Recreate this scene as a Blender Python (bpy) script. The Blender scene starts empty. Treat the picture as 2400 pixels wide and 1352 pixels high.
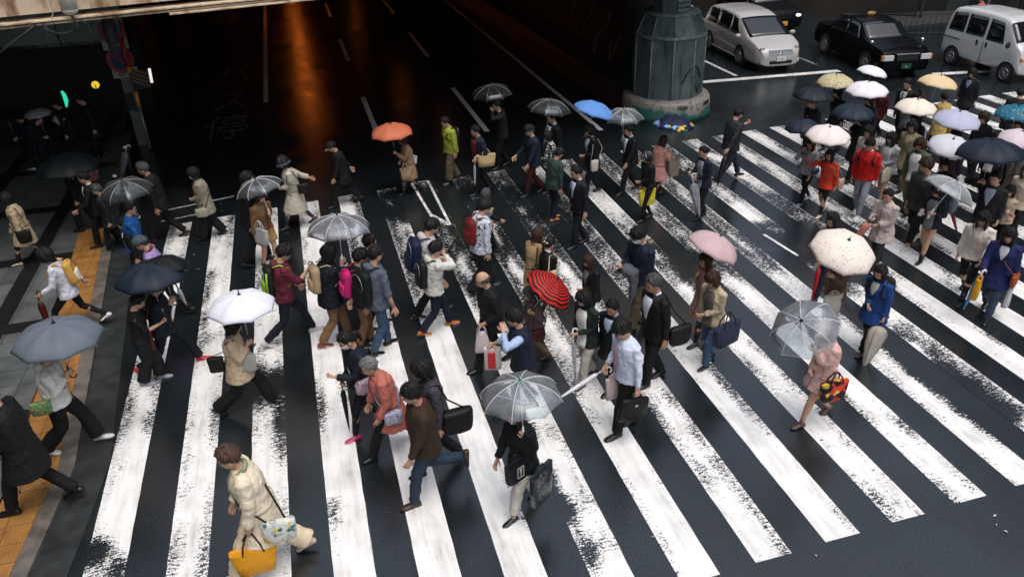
import bpy, bmesh, math, random
import numpy as np
from mathutils import Vector, Matrix, noise
random.seed(7)
R=math.radians
S=bpy.context.scene
COL=S.collection
# ------------------------------------------------------------------ camera
W0,H0=2400,1352
FPX,YAW,PIT,ROL,CH=1837.28,.25439,.51811,-.031398,6.97
def cam_axes():
    f=Vector((math.sin(YAW)*math.cos(PIT),math.cos(YAW)*math.cos(PIT),-math.sin(PIT)))
    r=Vector((math.cos(YAW),-math.sin(YAW),0)); u=r.cross(f)
    c,s=math.cos(ROL),math.sin(ROL)
    return c*r+s*u,-s*r+c*u,f
CR,CU,CF=cam_axes()
cd=bpy.data.cameras.new('camera'); cam=bpy.data.objects.new('camera',cd); COL.objects.link(cam)
cd.sensor_width=36; cd.lens=FPX/W0*36; cd.clip_end=600; cd.clip_start=.05
cam.matrix_world=Matrix(((CR.x,CU.x,-CF.x,0),(CR.y,CU.y,-CF.y,0),(CR.z,CU.z,-CF.z,CH),(0,0,0,1)))
S.camera=cam
CAM=Vector((0,0,CH))
def ray(x,y): return CF*FPX+CR*(x-W0/2)-CU*(y-H0/2)
def at(x,y,z=0):
    d=ray(x,y); return CAM+d*((z-CH)/d.z)
def proj(X):
    v=Vector(X)-CAM; return W0/2+FPX*v.dot(CR)/v.dot(CF), H0/2-FPX*v.dot(CU)/v.dot(CF)
def atdepth(x,y,dist):
    d=ray(x,y); return CAM+d*(dist/FPX)
# ------------------------------------------------------------------ world, sun, exposure
wd=bpy.data.worlds.new("World"); S.world=wd; wd.use_nodes=True
nt=wd.node_tree; nt.nodes.clear()
sky=nt.nodes.new('ShaderNodeTexSky'); sky.sky_type='NISHITA'; sky.sun_disc=False
SEL,SROT=R(72),R(165)
sky.sun_elevation=SEL; sky.sun_rotation=SROT; sky.air_density=1.0; sky.dust_density=5.0; sky.ozone_density=1.0
hs=nt.nodes.new('ShaderNodeHueSaturation'); hs.inputs['Saturation'].default_value=.66
bg=nt.nodes.new('ShaderNodeBackground'); bg.inputs['Strength'].default_value=.15
wo=nt.nodes.new('ShaderNodeOutputWorld')
nt.links.new(sky.outputs[0],hs.inputs['Color']); nt.links.new(hs.outputs[0],bg.inputs[0]); nt.links.new(bg.outputs[0],wo.inputs[0])
sl=bpy.data.lights.new('sun','SUN'); sl.energy=.6; sl.angle=R(40); sl.color=(1,.97,.93)
so=bpy.data.objects.new('sun',sl); COL.objects.link(so)
# sun nearly overhead behind thick cloud
sd=Vector((math.sin(SROT)*math.cos(SEL),math.cos(SROT)*math.cos(SEL),math.sin(SEL)))
so.rotation_euler=sd.to_track_quat('Z','Y').to_euler()
S.view_settings.view_transform='Standard'; S.view_settings.look='None'; S.view_settings.gamma=1
S.view_settings.exposure=.5
# ------------------------------------------------------------------ helpers
def hexc(h,k=1.0):
    if not isinstance(h,str): return tuple(h)
    h=h.lstrip('#'); o=[]
    for i in (0,2,4):
        v=int(h[i:i+2],16)/255; v=v/12.92 if v<=.04045 else ((v+.055)/1.055)**2.4; o.append(v*k)
    return tuple(o)
_M={}
def newmat(name):
    m=bpy.data.materials.new(name); m.use_nodes=True; n=m.node_tree; b=n.nodes['Principled BSDF']; return m,n,b
def nd(n,t,**k):
    x=n.nodes.new(t)
    for a,v in k.items():
        if a.startswith('_'): setattr(x,a[1:],v)
        else: x.inputs[a.replace('__',' ')].default_value=v
    return x
def L(n,a,b): n.links.new(a,b)
def mat(name,col=(.5,.5,.5),rough=.6,metal=0,spec=.5,noisy=0,nscale=6,bump=0,bscale=20,emit=None,es=1,coat=0):
    key=(name,str(col),rough,metal,noisy,emit)
    if key in _M: return _M[key]
    m,n,b=newmat(name); c=hexc(col)
    b.inputs['Base Color'].default_value=(*c,1); b.inputs['Roughness'].default_value=rough; b.inputs['Metallic'].default_value=metal
    b.inputs['Specular IOR Level'].default_value=spec; b.inputs['Coat Weight'].default_value=coat
    tc=nd(n,'ShaderNodeTexCoord')
    if noisy:
        t=nd(n,'ShaderNodeTexNoise',Scale=nscale,Detail=6); L(n,tc.outputs['Object'],t.inputs['Vector'])
        r=nd(n,'ShaderNodeMapRange'); r.inputs['From Min'].default_value=.3; r.inputs['From Max'].default_value=.7
        r.inputs['To Min'].default_value=1-noisy; r.inputs['To Max'].default_value=1+noisy*.6; L(n,t.outputs[0],r.inputs[0])
        mx=nd(n,'ShaderNodeVectorMath',_operation='SCALE'); mx.inputs[0].default_value=c; L(n,r.outputs[0],mx.inputs['Scale']); L(n,mx.outputs[0],b.inputs['Base Color'])
    if bump:
        t=nd(n,'ShaderNodeTexNoise',Scale=bscale,Detail=4); L(n,tc.outputs['Object'],t.inputs['Vector'])
        bp=nd(n,'ShaderNodeBump',Strength=bump,Distance=.02); L(n,t.outputs[0],bp.inputs['Height']); L(n,bp.outputs[0],b.inputs['Normal'])
    if emit: b.inputs['Emission Color'].default_value=(*hexc(emit),1); b.inputs['Emission Strength'].default_value=es
    _M[key]=m; return m
def ramp(n,fac,stops,interp='LINEAR'):
    r=nd(n,'ShaderNodeValToRGB'); r.color_ramp.interpolation=interp
    e=r.color_ramp.elements
    while len(e)>1: e.remove(e[-1])
    e[0].position=stops[0][0]; e[0].color=(*hexc(stops[0][1]),1)
    for p,c in stops[1:]:
        q=e.new(p); q.color=(*hexc(c),1)
    L(n,fac,r.inputs[0]); return r.outputs[0]
def cloth(col,pat=None,rough=.8,c2=None):
    key=('cloth',str(col),pat,rough,str(c2))
    if key in _M: return _M[key]
    m,n,b=newmat('cloth'); c=hexc(col)
    tc=nd(n,'ShaderNodeTexCoord'); V=tc.outputs['Object']
    base=nd(n,'ShaderNodeRGB').outputs[0]; base.default_value=(*c,1)
    cc2=hexc(c2) if c2 else (.8,.8,.78)
    def wave(sc,dirn,dist=0):
        w=nd(n,'ShaderNodeTexWave',Scale=sc,Distortion=dist); w.bands_direction=dirn; L(n,V,w.inputs['Vector']); return w.outputs['Fac']
    def mixc(f,a,bb):
        x=nd(n,'ShaderNodeMix',_data_type='RGBA'); L(n,f,x.inputs[0])
        for s,v in ((6,a),(7,bb)):
            if hasattr(v,'is_linked'): L(n,v,x.inputs[s])
            else: x.inputs[s].default_value=(*v,1)
        return x.outputs[2]
    def thr(f,t,up=.02):
        r=nd(n,'ShaderNodeMapRange'); r.inputs[1].default_value=t; r.inputs[2].default_value=t+up; L(n,f,r.inputs[0]); return r.outputs[0]
    if pat in('stripe','stripev','ringstripe','finestripe','pleat'):
        if pat=='ringstripe':
            w=nd(n,'ShaderNodeTexWave',_wave_type='RINGS',_rings_direction='Z',Scale=8.0); L(n,V,w.inputs[0]); f=w.outputs['Fac']
        else: f=wave({'stripe':11,'stripev':6,'finestripe':16,'pleat':14}[pat],'Z' if pat=='stripe' else 'DIAGONAL' if pat=='finestripe' else 'X')
        base=mixc(thr(f,.5,.1),c,cc2)
    elif pat=='check':
        a=thr(wave(4.5,'Z'),.82); bb=thr(wave(4.5,'X'),.82); g=thr(wave(4.5,'Y'),.82)
        mx=nd(n,'ShaderNodeMath',_operation='MAXIMUM'); L(n,a,mx.inputs[0]); L(n,bb,mx.inputs[1])
        m2=nd(n,'ShaderNodeMath',_operation='MAXIMUM'); L(n,mx.outputs[0],m2.inputs[0]); L(n,g,m2.inputs[1])
        base=mixc(m2.outputs[0],c,cc2)
    elif pat in('floral','speck','dots','bigfloral','camo'):
        sc={'floral':22,'speck':38,'dots':19,'bigfloral':13,'camo':16}[pat]
        v=nd(n,'ShaderNodeTexVoronoi',Scale=sc); v.inputs['Randomness'].default_value=.55 if pat=='dots' else 1; L(n,V,v.inputs['Vector'])
        if pat=='dots':
            r=nd(n,'ShaderNodeMapRange'); r.inputs[1].default_value=.24; r.inputs[2].default_value=.18; L(n,v.outputs['Distance'],r.inputs[0]); base=mixc(r.outputs[0],c,cc2)
        elif pat in('floral','bigfloral'):
            sep=nd(n,'ShaderNodeSeparateColor'); L(n,v.outputs['Color'],sep.inputs[0])
            pal=ramp(n,sep.outputs[0],[(0,c),(.25,cc2),(.45,'#c23a1e'),(.6,'#2c2440'),(.75,c),(.88,'#d8b23c')] if pat=='bigfloral' else [(0,c),(.35,cc2),(.55,'#d8b23c'),(.66,c),(.8,'#2f6a5a'),(.9,c)],'CONSTANT')
            base=pal
            if pat=='floral' and len(c)==3 and c[2]<.06:
                sp=nd(n,'ShaderNodeVectorMath',_operation='MULTIPLY'); sp.inputs[1].default_value=(1,1,0); L(n,V,sp.inputs[0]); ln_=nd(n,'ShaderNodeVectorMath',_operation='LENGTH'); L(n,sp.outputs[0],ln_.inputs[0]); v.inputs['Scale'].default_value=13
                base=mixc(thr(ln_.outputs['Value'],.33,.02),c,pal)
        else:
            t=nd(n,'ShaderNodeTexNoise',Scale=sc,Detail=3); L(n,V,t.inputs['Vector'])
            base=ramp(n,t.outputs[0],[(0,c),(.47,cc2),(.53,c),(.6,'#39424f')] ,'CONSTANT')
    t=nd(n,'ShaderNodeTexNoise',Scale=7,Detail=5); L(n,V,t.inputs['Vector'])
    r=nd(n,'ShaderNodeMapRange'); r.inputs[1].default_value=.3; r.inputs[2].default_value=.7; r.inputs[3].default_value=.82; r.inputs[4].default_value=1.1; L(n,t.outputs[0],r.inputs[0])
    mu=nd(n,'ShaderNodeVectorMath',_operation='SCALE'); L(n,base,mu.inputs[0]); L(n,r.outputs[0],mu.inputs['Scale'])
    L(n,mu.outputs[0],b.inputs['Base Color'])
    b.inputs['Roughness'].default_value=rough; b.inputs['Specular IOR Level'].default_value=.3
    mp=nd(n,'ShaderNodeMapping'); mp.inputs['Scale'].default_value=(1,1,.5); L(n,V,mp.inputs[0])
    t2=nd(n,'ShaderNodeTexNoise',Scale=13,Detail=3,Distortion=1.6); L(n,mp.outputs[0],t2.inputs['Vector'])
    bp=nd(n,'ShaderNodeBump',Strength=.55,Distance=.025); L(n,t2.outputs[0],bp.inputs['Height']); L(n,bp.outputs[0],b.inputs['Normal'])
    _M[key]=m; return m
# ---- mesh builder
class MB:
    def __init__(s): s.v=[]; s.f=[]; s.m=[]
    def add(s,vs,fs,mi=0):
        o=len(s.v); s.v+= [tuple(v) for v in vs]; s.f+=[tuple(i+o for i in f) for f in fs]; s.m+=[mi]*len(fs)
    def rings(s,rs,mi=0,cap=(1,1),closed=True):
        n=len(rs[0]); vs=[p for r in rs for p in r]; fs=[]
        for i in range(len(rs)-1):
            for j in range(n if closed else n-1):
                k=(j+1)%n; fs.append((i*n+j,i*n+k,(i+1)*n+k,(i+1)*n+j))
        if cap[0] and closed: fs.append(tuple(range(n-1,-1,-1)))
        if cap[1] and closed: fs.append(tuple(range((len(rs)-1)*n,len(rs)*n)))
        s.add(vs,fs,mi)
    def tube(s,pts,rad,n=8,mi=0,cap=(1,1),up=None):
        pts=[Vector(p) for p in pts]
        if not hasattr(rad,'__len__'): rad=[rad]*len(pts)
        rs=[]; prev=None
        for i,p in enumerate(pts):
            d=(pts[min(i+1,len(pts)-1)]-pts[max(i-1,0)])
            if d.length<1e-7: d=Vector((0,0,1))
            d.normalize()
            if prev is None:
                a=Vector(up) if up is not None else (Vector((0,0,1)) if abs(d.z)<.9 else Vector((1,0,0)))
            else: a=prev
            a=(a-d*a.dot(d)); 
            if a.length<1e-5: a=d.orthogonal()
            a.normalize(); b=d.cross(a); prev=a
            r=rad[i]; ra,rb=(r if hasattr(r,'__len__') else (r,r))
            rs.append([p+a*(math.cos(2*math.pi*k/n)*ra)+b*(math.sin(2*math.pi*k/n)*rb) for k in range(n)])
        s.rings(rs,mi,cap)
    def ell(s,c,r,n=10,m=7,mi=0,M=None):
        c=Vector(c); vs=[];
        if not hasattr(r,'__len__'): r=(r,r,r)
        rs=[]
        for i in range(1,m):
            ph=math.pi*i/m
            ring=[Vector((math.sin(ph)*math.cos(2*math.pi*k/n)*r[0],math.sin(ph)*math.sin(2*math.pi*k/n)*r[1],math.cos(ph)*r[2])) for k in range(n)]
            rs.append([c+(M@p if M else p) for p in ring])
        o=len(s.v); s.rings(rs,mi,(0,0))
        for z,base in ((r[2],0),(-r[2],(m-2)*n)):
            p=Vector((0,0,z)); p=c+(M@p if M else p); i0=len(s.v); s.v.append(tuple(p))
            for k in range(n):
                a,b=o+base+k,o+base+(k+1)%n
                s.f.append((i0,a,b) if z>0 else (i0,b,a)); s.m.append(mi)
    def box(s,lo,hi,mi=0,M=None,bev=0):
        x0,y0,z0=lo; x1,y1,z1=hi
        vs=[Vector(p) for p in ((x0,y0,z0),(x1,y0,z0),(x1,y1,z0),(x0,y1,z0),(x0,y0,z1),(x1,y0,z1),(x1,y1,z1),(x0,y1,z1))]
        if M: vs=[M@v for v in vs]
        s.add(vs,[(3,2,1,0),(4,5,6,7),(0,1,5,4),(1,2,6,5),(2,3,7,6),(3,0,4,7)],mi)
    def cyl(s,a,b,r,n=16,mi=0,r2=None): s.tube([a,b],[r,r if r2 is None else r2],n,mi)
    def build(s,name,mats,parent=None,smooth=True,mw=None,bevel=0,auto=True):
        me=bpy.data.meshes.new(name); me.from_pydata(s.v,[],s.f)
        if not isinstance(mats,(list,tuple)): mats=[mats]
        for m in mats: me.materials.append(m)
        me.polygons.foreach_set('material_index',s.m)
        if smooth: me.polygons.foreach_set('use_smooth',[True]*len(s.f))
        me.update(); o=bpy.data.objects.new(name,me); COL.objects.link(o)
        if mw is not None: o.matrix_world=mw
        if parent: o.parent=parent
        if bevel:
            b=o.modifiers.new('b','BEVEL'); b.width=bevel; b.segments=2; b.limit_method='ANGLE'
            if smooth: me.polygons.foreach_set('use_smooth',[False]*len(s.f))
        return o
def tag(o,label=None,cat=None,group=None,kind=None):
    if label: o['label']=label
    if cat: o['category']=cat
    if group: o['group']=group
    if kind: o['kind']=kind
    return o
def empty(name,loc,rz=0,label=None,cat=None,group=None):
    o=bpy.data.objects.new(name,None); COL.objects.link(o); o.location=loc; o.rotation_euler=(0,0,rz); o.empty_display_size=.1
    return tag(o,label,cat,group)
def struct(name,mb,m,**k): 
    o=mb.build(name,m,**k); o['kind']='structure'; return o
def text_mesh(name,txt,size,m,parent=None,mw=None,depth=.002):
    c=bpy.data.curves.new('t','FONT'); c.body=txt; c.size=size; c.align_x='CENTER'; c.align_y='CENTER'; c.extrude=depth
    o=bpy.data.objects.new('t',c); COL.objects.link(o); dg=bpy.context.evaluated_depsgraph_get()
    me=bpy.data.meshes.new_from_object(o.evaluated_get(dg)); bpy.data.objects.remove(o)
    me.materials.clear(); me.materials.append(m); q=bpy.data.objects.new(name,me); COL.objects.link(q)
    if parent: q.parent=parent
    if mw is not None: q.matrix_local=mw
    return q
def zframe(z,x=None):
    z=Vector(z).normalized(); x=Vector(x) if x is not None else Vector((1,0,0))
    x=x-z*x.dot(z)
    if x.length<1e-4: x=z.orthogonal()
    x.normalize(); y=z.cross(x)
    return Matrix(((x.x,y.x,z.x),(x.y,y.y,z.y),(x.z,y.z,z.z)))
def lerp(a,b,t): return a+(b-a)*t
def tab(T,z):
    if z<=T[0][0]: return T[0][1:]
    for a,b in zip(T,T[1:]):
        if z<=b[0]:
            t=(z-a[0])/(b[0]-a[0]); return tuple(lerp(p,q,t) for p,q in zip(a[1:],b[1:]))
    return T[-1][1:]
# ------------------------------------------------------------------ ground
def asphalt_nodes(n,V):
    """returns BSDF socket of wet asphalt"""
    b=nd(n,'ShaderNodeBsdfPrincipled')
    t=nd(n,'ShaderNodeTexNoise',Scale=.55,Detail=6,Roughness=.6); L(n,V,t.inputs['Vector'])
    t2=nd(n,'ShaderNodeTexNoise',Scale=55,Detail=2); L(n,V,t2.inputs['Vector'])
    v=nd(n,'ShaderNodeTexVoronoi',Scale=38); L(n,V,v.inputs['Vector'])
    base=ramp(n,t.outputs[0],[(.3,(.005,.0075,.009)),(.7,(.0125,.0175,.021))])
    sp=ramp(n,t2.outputs[0],[(.36,(.35,.35,.35)),(.52,(.95,.95,.95)),(.62,(1.9,1.9,1.9)),(.72,(3.6,3.6,3.6))])
    mu=nd(n,'ShaderNodeMix',_data_type='RGBA',_blend_type='MULTIPLY'); mu.inputs[0].default_value=1; L(n,base,mu.inputs[6]); L(n,sp,mu.inputs[7])
    # pale grit
    r=nd(n,'ShaderNodeMapRange'); r.inputs[1].default_value=.09; r.inputs[2].default_value=.04; L(n,v.outputs['Distance'],r.inputs[0])
    sc=nd(n,'ShaderNodeSeparateColor'); L(n,v.outputs['Color'],sc.inputs[0])
    g=nd(n,'ShaderNodeMath',_operation='GREATER_THAN'); g.inputs[1].default_value=.975; L(n,sc.outputs[0],g.inputs[0])
    g2=nd(n,'ShaderNodeMath',_operation='MULTIPLY'); L(n,g.outputs[0],g2.inputs[0]); L(n,r.outputs[0],g2.inputs[1])
    mx=nd(n,'ShaderNodeMix',_data_type='RGBA'); L(n,g2.outputs[0],mx.inputs[0]); L(n,mu.outputs[2],mx.inputs[6]); mx.inputs[7].default_value=(.28,.29,.28,1)
    L(n,mx.outputs[2],b.inputs['Base Color'])
    t3=nd(n,'ShaderNodeTexNoise',Scale=.9,Detail=5,Distortion=.4); L(n,V,t3.inputs['Vector'])
    rr=nd(n,'ShaderNodeMapRange'); rr.inputs[1].default_value=.35; rr.inputs[2].default_value=.65; rr.inputs[3].default_value=.15; rr.inputs[4].default_value=.24; L(n,t3.outputs[0],rr.inputs[0]); L(n,rr.outputs[0],b.inputs['Roughness'])
    t4=nd(n,'ShaderNodeTexNoise',Scale=95,Detail=2); L(n,V,t4.inputs['Vector'])
    rb=nd(n,'ShaderNodeMapRange'); rb.inputs[1].default_value=.35; rb.inputs[2].default_value=.65; rb.inputs[3].default_value=.22; rb.inputs[4].default_value=.42; L(n,t3.outputs[0],rb.inputs[0])
    bp=nd(n,'ShaderNodeBump',Distance=.004); L(n,rb.outputs[0],bp.inputs['Strength']); L(n,t4.outputs[0],bp.inputs['Height']); L(n,bp.outputs[0],b.inputs['Normal'])
    b.inputs['Specular IOR Level'].default_value=1.0
    return b,t3.outputs[0]
def m_asphalt():
    m,n,b=newmat('wet_asphalt'); g=nd(n,'ShaderNodeNewGeometry'); bb,_=asphalt_nodes(n,g.outputs['Position'])
    L(n,bb.outputs[0],n.nodes['Material Output'].inputs[0]); return m
def m_paint():
    m,n,b=newmat('worn_road_paint'); g=nd(n,'ShaderNodeNewGeometry'); V=g.outputs['Position']
    ab,_=asphalt_nodes(n,V)
    at_=nd(n,'ShaderNodeAttribute',_attribute_name='wear')
    # mottled flecks, drawn out across the stripe by tyres and feet
    mp=nd(n,'ShaderNodeMapping'); mp.inputs['Scale'].default_value=(12,34,1); L(n,V,mp.inputs[0])
    t=nd(n,'ShaderNodeTexNoise',Scale=1,Detail=6,Roughness=.75,Distortion=.5); L(n,mp.outputs[0],t.inputs['Vector'])
    t6=nd(n,'ShaderNodeTexNoise',Scale=60,Detail=2,Roughness=.6); L(n,V,t6.inputs['Vector'])
    ad=nd(n,'ShaderNodeMix',_data_type='FLOAT'); ad.inputs[0].default_value=.35; L(n,t.outputs[0],ad.inputs[2]); L(n,t6.outputs[0],ad.inputs[3])
    r0=nd(n,'ShaderNodeMapRange'); r0.inputs[1].default_value=.32; r0.inputs[2].default_value=.68; L(n,ad.outputs[0],r0.inputs[0])
    sb=nd(n,'ShaderNodeMath',_operation='SUBTRACT'); L(n,r0.outputs[0],sb.inputs[0]); L(n,at_.outputs['Fac'],sb.inputs[1])
    th=nd(n,'ShaderNodeMapRange'); th.inputs[1].default_value=-.04; th.inputs[2].default_value=.06; L(n,sb.outputs[0],th.inputs[0])
    t5=nd(n,'ShaderNodeTexNoise',Scale=2.5,Detail=6); L(n,V,t5.inputs['Vector'])
    mp2=nd(n,'ShaderNodeMapping'); mp2.inputs['Scale'].default_value=(9,.9,1); L(n,V,mp2.inputs[0]); t7=nd(n,'ShaderNodeTexNoise',Scale=1,Detail=6,Roughness=.7); L(n,mp2.outputs[0],t7.inputs['Vector'])
    mxx=nd(n,'ShaderNodeMix',_data_type='FLOAT'); mxx.inputs[0].default_value=.6; L(n,t5.outputs[0],mxx.inputs[2]); L(n,t7.outputs[0],mxx.inputs[3])
    pc=ramp(n,mxx.outputs[0],[(.30,(.40,.40,.39)),(.43,(.66,.66,.645)),(.54,(.81,.81,.80)),(.75,(.88,.88,.87))])
    L(n,pc,b.inputs['Base Color']); b.inputs['Roughness'].default_value=.30; b.inputs['Specular IOR Level'].default_value=.5
    bp=nd(n,'ShaderNodeBump',Strength=.25,Distance=.004); L(n,t.outputs[0],bp.inputs['Height']); L(n,bp.outputs[0],b.inputs['Normal'])
    ms=nd(n,'ShaderNodeMixShader'); L(n,th.outputs[0],ms.inputs[0]); L(n,ab.outputs[0],ms.inputs[1]); L(n,b.outputs[0],ms.inputs[2])
    L(n,ms.outputs[0],n.nodes['Material Output'].inputs[0]); return m
ASPH=m_asphalt(); PAINT=m_paint()
mb=MB(); mb.add([(-120,-60,0),(160,-60,0),(160,220,0),(-120,220,0)],[(0,1,2,3)])
struct('road',mb,ASPH,smooth=False)
def sm(a,b,x): t=max(0,min(1,(x-a)/(b-a))); return t*t*(3-2*t)
def yend(x): return 4.978+.0356*x
def ytop(x): return 17.1+.105*x-.0015*x*x
PATCH=[(1265,1140,.35,.62),(1310,1200,.4,.55),(1385,1290,.3,.55),(820,1240,.35,.5),(800,1180,.3,.45),(640,900,.5,.6),(690,1000,.4,.4),(2120,800,.5,.8),(2200,870,.5,.85),(2280,930,.5,.8),(2350,980,.4,.7),(1230,1010,.4,.45),(1200,1030,.3,.4),(1490,960,.5,.4),(1760,900,.4,.35),(1860,560,.8,.8),(1980,640,.7,.7),(230,1290,.25,.6),(270,1335,.3,.55),(940,480,.6,.7),(1010,470,1.0,.45),(1200,470,1.4,.22),(1120,560,.9,.25),(1350,520,1.2,.18),(1600,620,.8,.35),(1980,520,.6,.35)]
PATCH=[(*at(a,b).xy,r,w) for a,b,r,w in PATCH]
CLEAN=[(1040,840,.8,.5),(1060,940,.9,.5),(930,1200,1.2,.5),(1000,1290,1.0,.4),(1430,480,.9,.35),(1740,500,.5,.5),(760,760,1.2,.25),(1600,1200,1.2,.25),(1480,600,.5,.2),(1100,1100,.8,.2)]
CLEAN=[(*at(a,b).xy,r,w) for a,b,r,w in CLEAN]
def wear(x,y,u):
    base=.13+.33*sm(9.0,13,y)*sm(-.6,2.2,x)*(1-.5*sm(8,12,x))+.06*sm(8,14,y)
    tread=(.10+.48*max(0,.5+noise.noise(Vector((x*.8+(7 if u>0 else 0),y*.55,5)))))*abs(u)**1.1*(1-.45*sm(6,10,x))
    nn=noise.noise(Vector((x*1.3,y*.55,3)))*.34+noise.noise(Vector((x*3.5,y*1.9,9)))*.30
    w=min(.66,base+tread+nn)
    for px,py,r,a in PATCH:
        d2=((x-px)**2+(y-py)**2*.6)/(r*r)
        if d2<4: w+=a*math.exp(-d2*1.6)*(.6+.8*noise.noise(Vector((x*3,y*3,1)))+.3)
    for px,py,r,a in CLEAN:
        d2=((x-px)**2+(y-py)**2*.5)/(r*r)
        if d2<4: w-=a*math.exp(-d2*1.5)
    if abs(u)>.93: w-=.12
    return max(0,min(.93,w))
def strip(mbx,ws,pts_fn,nu,nv,z,uw=1,wf=None):
    o=len(mbx.v)
    for j in range(nv+1):
        for i in range(nu+1):
            x,y=pts_fn(i/nu,j/nv); mbx.v.append((x,y,z)); ws.append(wf(x,y,i/nu*2-1))
    for j in range(nv):
        for i in range(nu):
            a=o+j*(nu+1)+i; mbx.f.append((a,a+1,a+nu+2,a+nu+1)); mbx.m.append(0)
def paint_obj(name,mbx,ws):
    o=struct(name,mbx,PAINT,smooth=False); a=o.data.attributes.new('wear','FLOAT','POINT'); a.data.foreach_set('value',ws); return o
mb=MB(); ws=[]
for k in range(27):
    x0=-3.193+.9*k; x1=x0+.45
    if k==3: y1a=ytop(x0)
    strip(mb,ws,lambda u,v:(lerp(x0,x1,u)+.006*noise.noise(Vector((v*40,k,u*2))),lerp(yend(lerp(x0,x1,u))-.012*u,ytop(lerp(x0,x1,u)),v)),6,100,.004,wf=wear)
paint_obj('crossing_stripes',mb,ws)
mb=MB(); ws=[]
def seg(x0,y0,x1,y1,w,wr=.12,n=20,z=.004):
    d=Vector((x1-x0,y1-y0)); l=d.length; d/=l; q=Vector((-d.y,d.x))*(w/2)
    strip(mb,ws,lambda u,v:(x0+d.x*l*v+q.x*(1-2*u),y0+d.y*l*v+q.y*(1-2*u)),2,n,z,wf=lambda x,y,u:wr+.15*noise.noise(Vector((x*3,y*1.2,2))))
for a in range(4):
    seg(1.83,21.3+9.2*a*.98,1.83,25.2+9.2*a*.98,.15,.1); seg(4.76,20.5+9.2*a,4.76,25.2+9.2*a,.15,.1)
seg(-1.17,25.7,-1.17,60,.15,.18); seg(-1.17,18.6,-1.17,25.2,.15,.86); seg(7.75,19.5,7.72,42,.14,.3)
seg(12.3,22.95,17.4,22.55,.28,.35,30); seg(19.9,21.1,24.5,20.3,.28,.35,30); seg(13.95,23.2,13.85,40,.13,.4)
seg(17.2,23.5,17.4,34,.12,.6); seg(-3.6,17.6,-1.9,18.0,.07,.4); seg(-3.4,17.05,-2.4,17.25,.07,.5)
# thin old zigzag frame in the middle of the crossing
a,b,c,d=[at(*p) for p in ((965,430),(1010,505),(1055,528),(1003,425))]
seg(a.x,a.y,b.x,b.y,.06,.42,z=.008); seg(b.x,b.y,c.x,c.y,.1,.42,z=.010); seg(c.x,c.y,d.x,d.y,.06,.42,z=.012); seg(d.x,d.y,a.x,a.y,.05,.42,z=.014)
a,b=at(1790,550),at(1870,600); seg(a.x,a.y,b.x,b.y,.06,.25,z=.008)
paint_obj('lane_markings',mb,ws)
# painted characters of the bus lane
pmat=mat('faded_road_letters',(.10,.105,.10),.5,noisy=.6,nscale=5)
for ch,px,py,sx,sy in (('バ',548,180,1.35,3.4),('ス',540,240,1.35,2.8),('停',532,302,1.35,2.6),('専',530,45,1.35,3.6)):
    p=at(px,py); o=text_mesh('road_character',ch,1,pmat,depth=0); o.location=(p.x,p.y,.004); o.scale=(sx,sy,1); o['kind']='structure'
# pavement on the near side: kerb, tactile strip, tiles
def m_tiles():
    m,n,b=newmat('wet_paving'); g=nd(n,'ShaderNodeNewGeometry'); V=g.outputs['Position']
    br=nd(n,'ShaderNodeTexBrick',Scale=1.0); br.offset=0; br.inputs['Brick Width'].default_value=.6; br.inputs['Row Height'].default_value=.45; br.inputs['Mortar Size'].default_value=.006
    br.inputs['Color1'].default_value=(.085,.097,.097,1); br.inputs['Color2'].default_value=(.12,.132,.13,1); br.inputs['Mortar'].default_value=(.02,.02,.02,1); L(n,V,br.inputs[0])
    sx=nd(n,'ShaderNodeSeparateXYZ'); L(n,V,sx.inputs[0])
    def band(s,period,width,off):
        a=nd(n,'ShaderNodeMath',_operation='ADD'); a.inputs[1].default_value=off; L(n,s,a.inputs[0])
        mo=nd(n,'ShaderNodeMath',_operation='FLOORED_MODULO'); mo.inputs[1].default_value=period; L(n,a.outputs[0],mo.inputs[0])
        l=nd(n,'ShaderNodeMath',_operation='LESS_THAN'); l.inputs[1].default_value=width; L(n,mo.outputs[0],l.inputs[0]); return l.outputs[0]
    mx=nd(n,'ShaderNodeMath',_operation='MAXIMUM'); L(n,band(sx.outputs[0],1.8,.3,.35),mx.inputs[0]); L(n,band(sx.outputs[1],2.7,.35,.6),mx.inputs[1])
    c=nd(n,'ShaderNodeMix',_data_type='RGBA'); L(n,mx.outputs[0],c.inputs[0]); L(n,br.outputs[0],c.inputs[6]); c.inputs[7].default_value=(.012,.013,.014,1)
    t=nd(n,'ShaderNodeTexNoise',Scale=3,Detail=6); L(n,V,t.inputs['Vector'])
    rr=ramp(n,t.outputs[0],[(.3,(.65,.65,.65)),(.7,(1.15,1.15,1.15))])
    mu=nd(n,'ShaderNodeMix',_data_type='RGBA',_blend_type='MULTIPLY'); mu.inputs[0].default_value=1; L(n,c.outputs[2],mu.inputs[6]); L(n,rr,mu.inputs[7]); L(n,mu.outputs[2],b.inputs['Base Color'])
    b.inputs['Roughness'].default_value=.4
    return m
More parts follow.
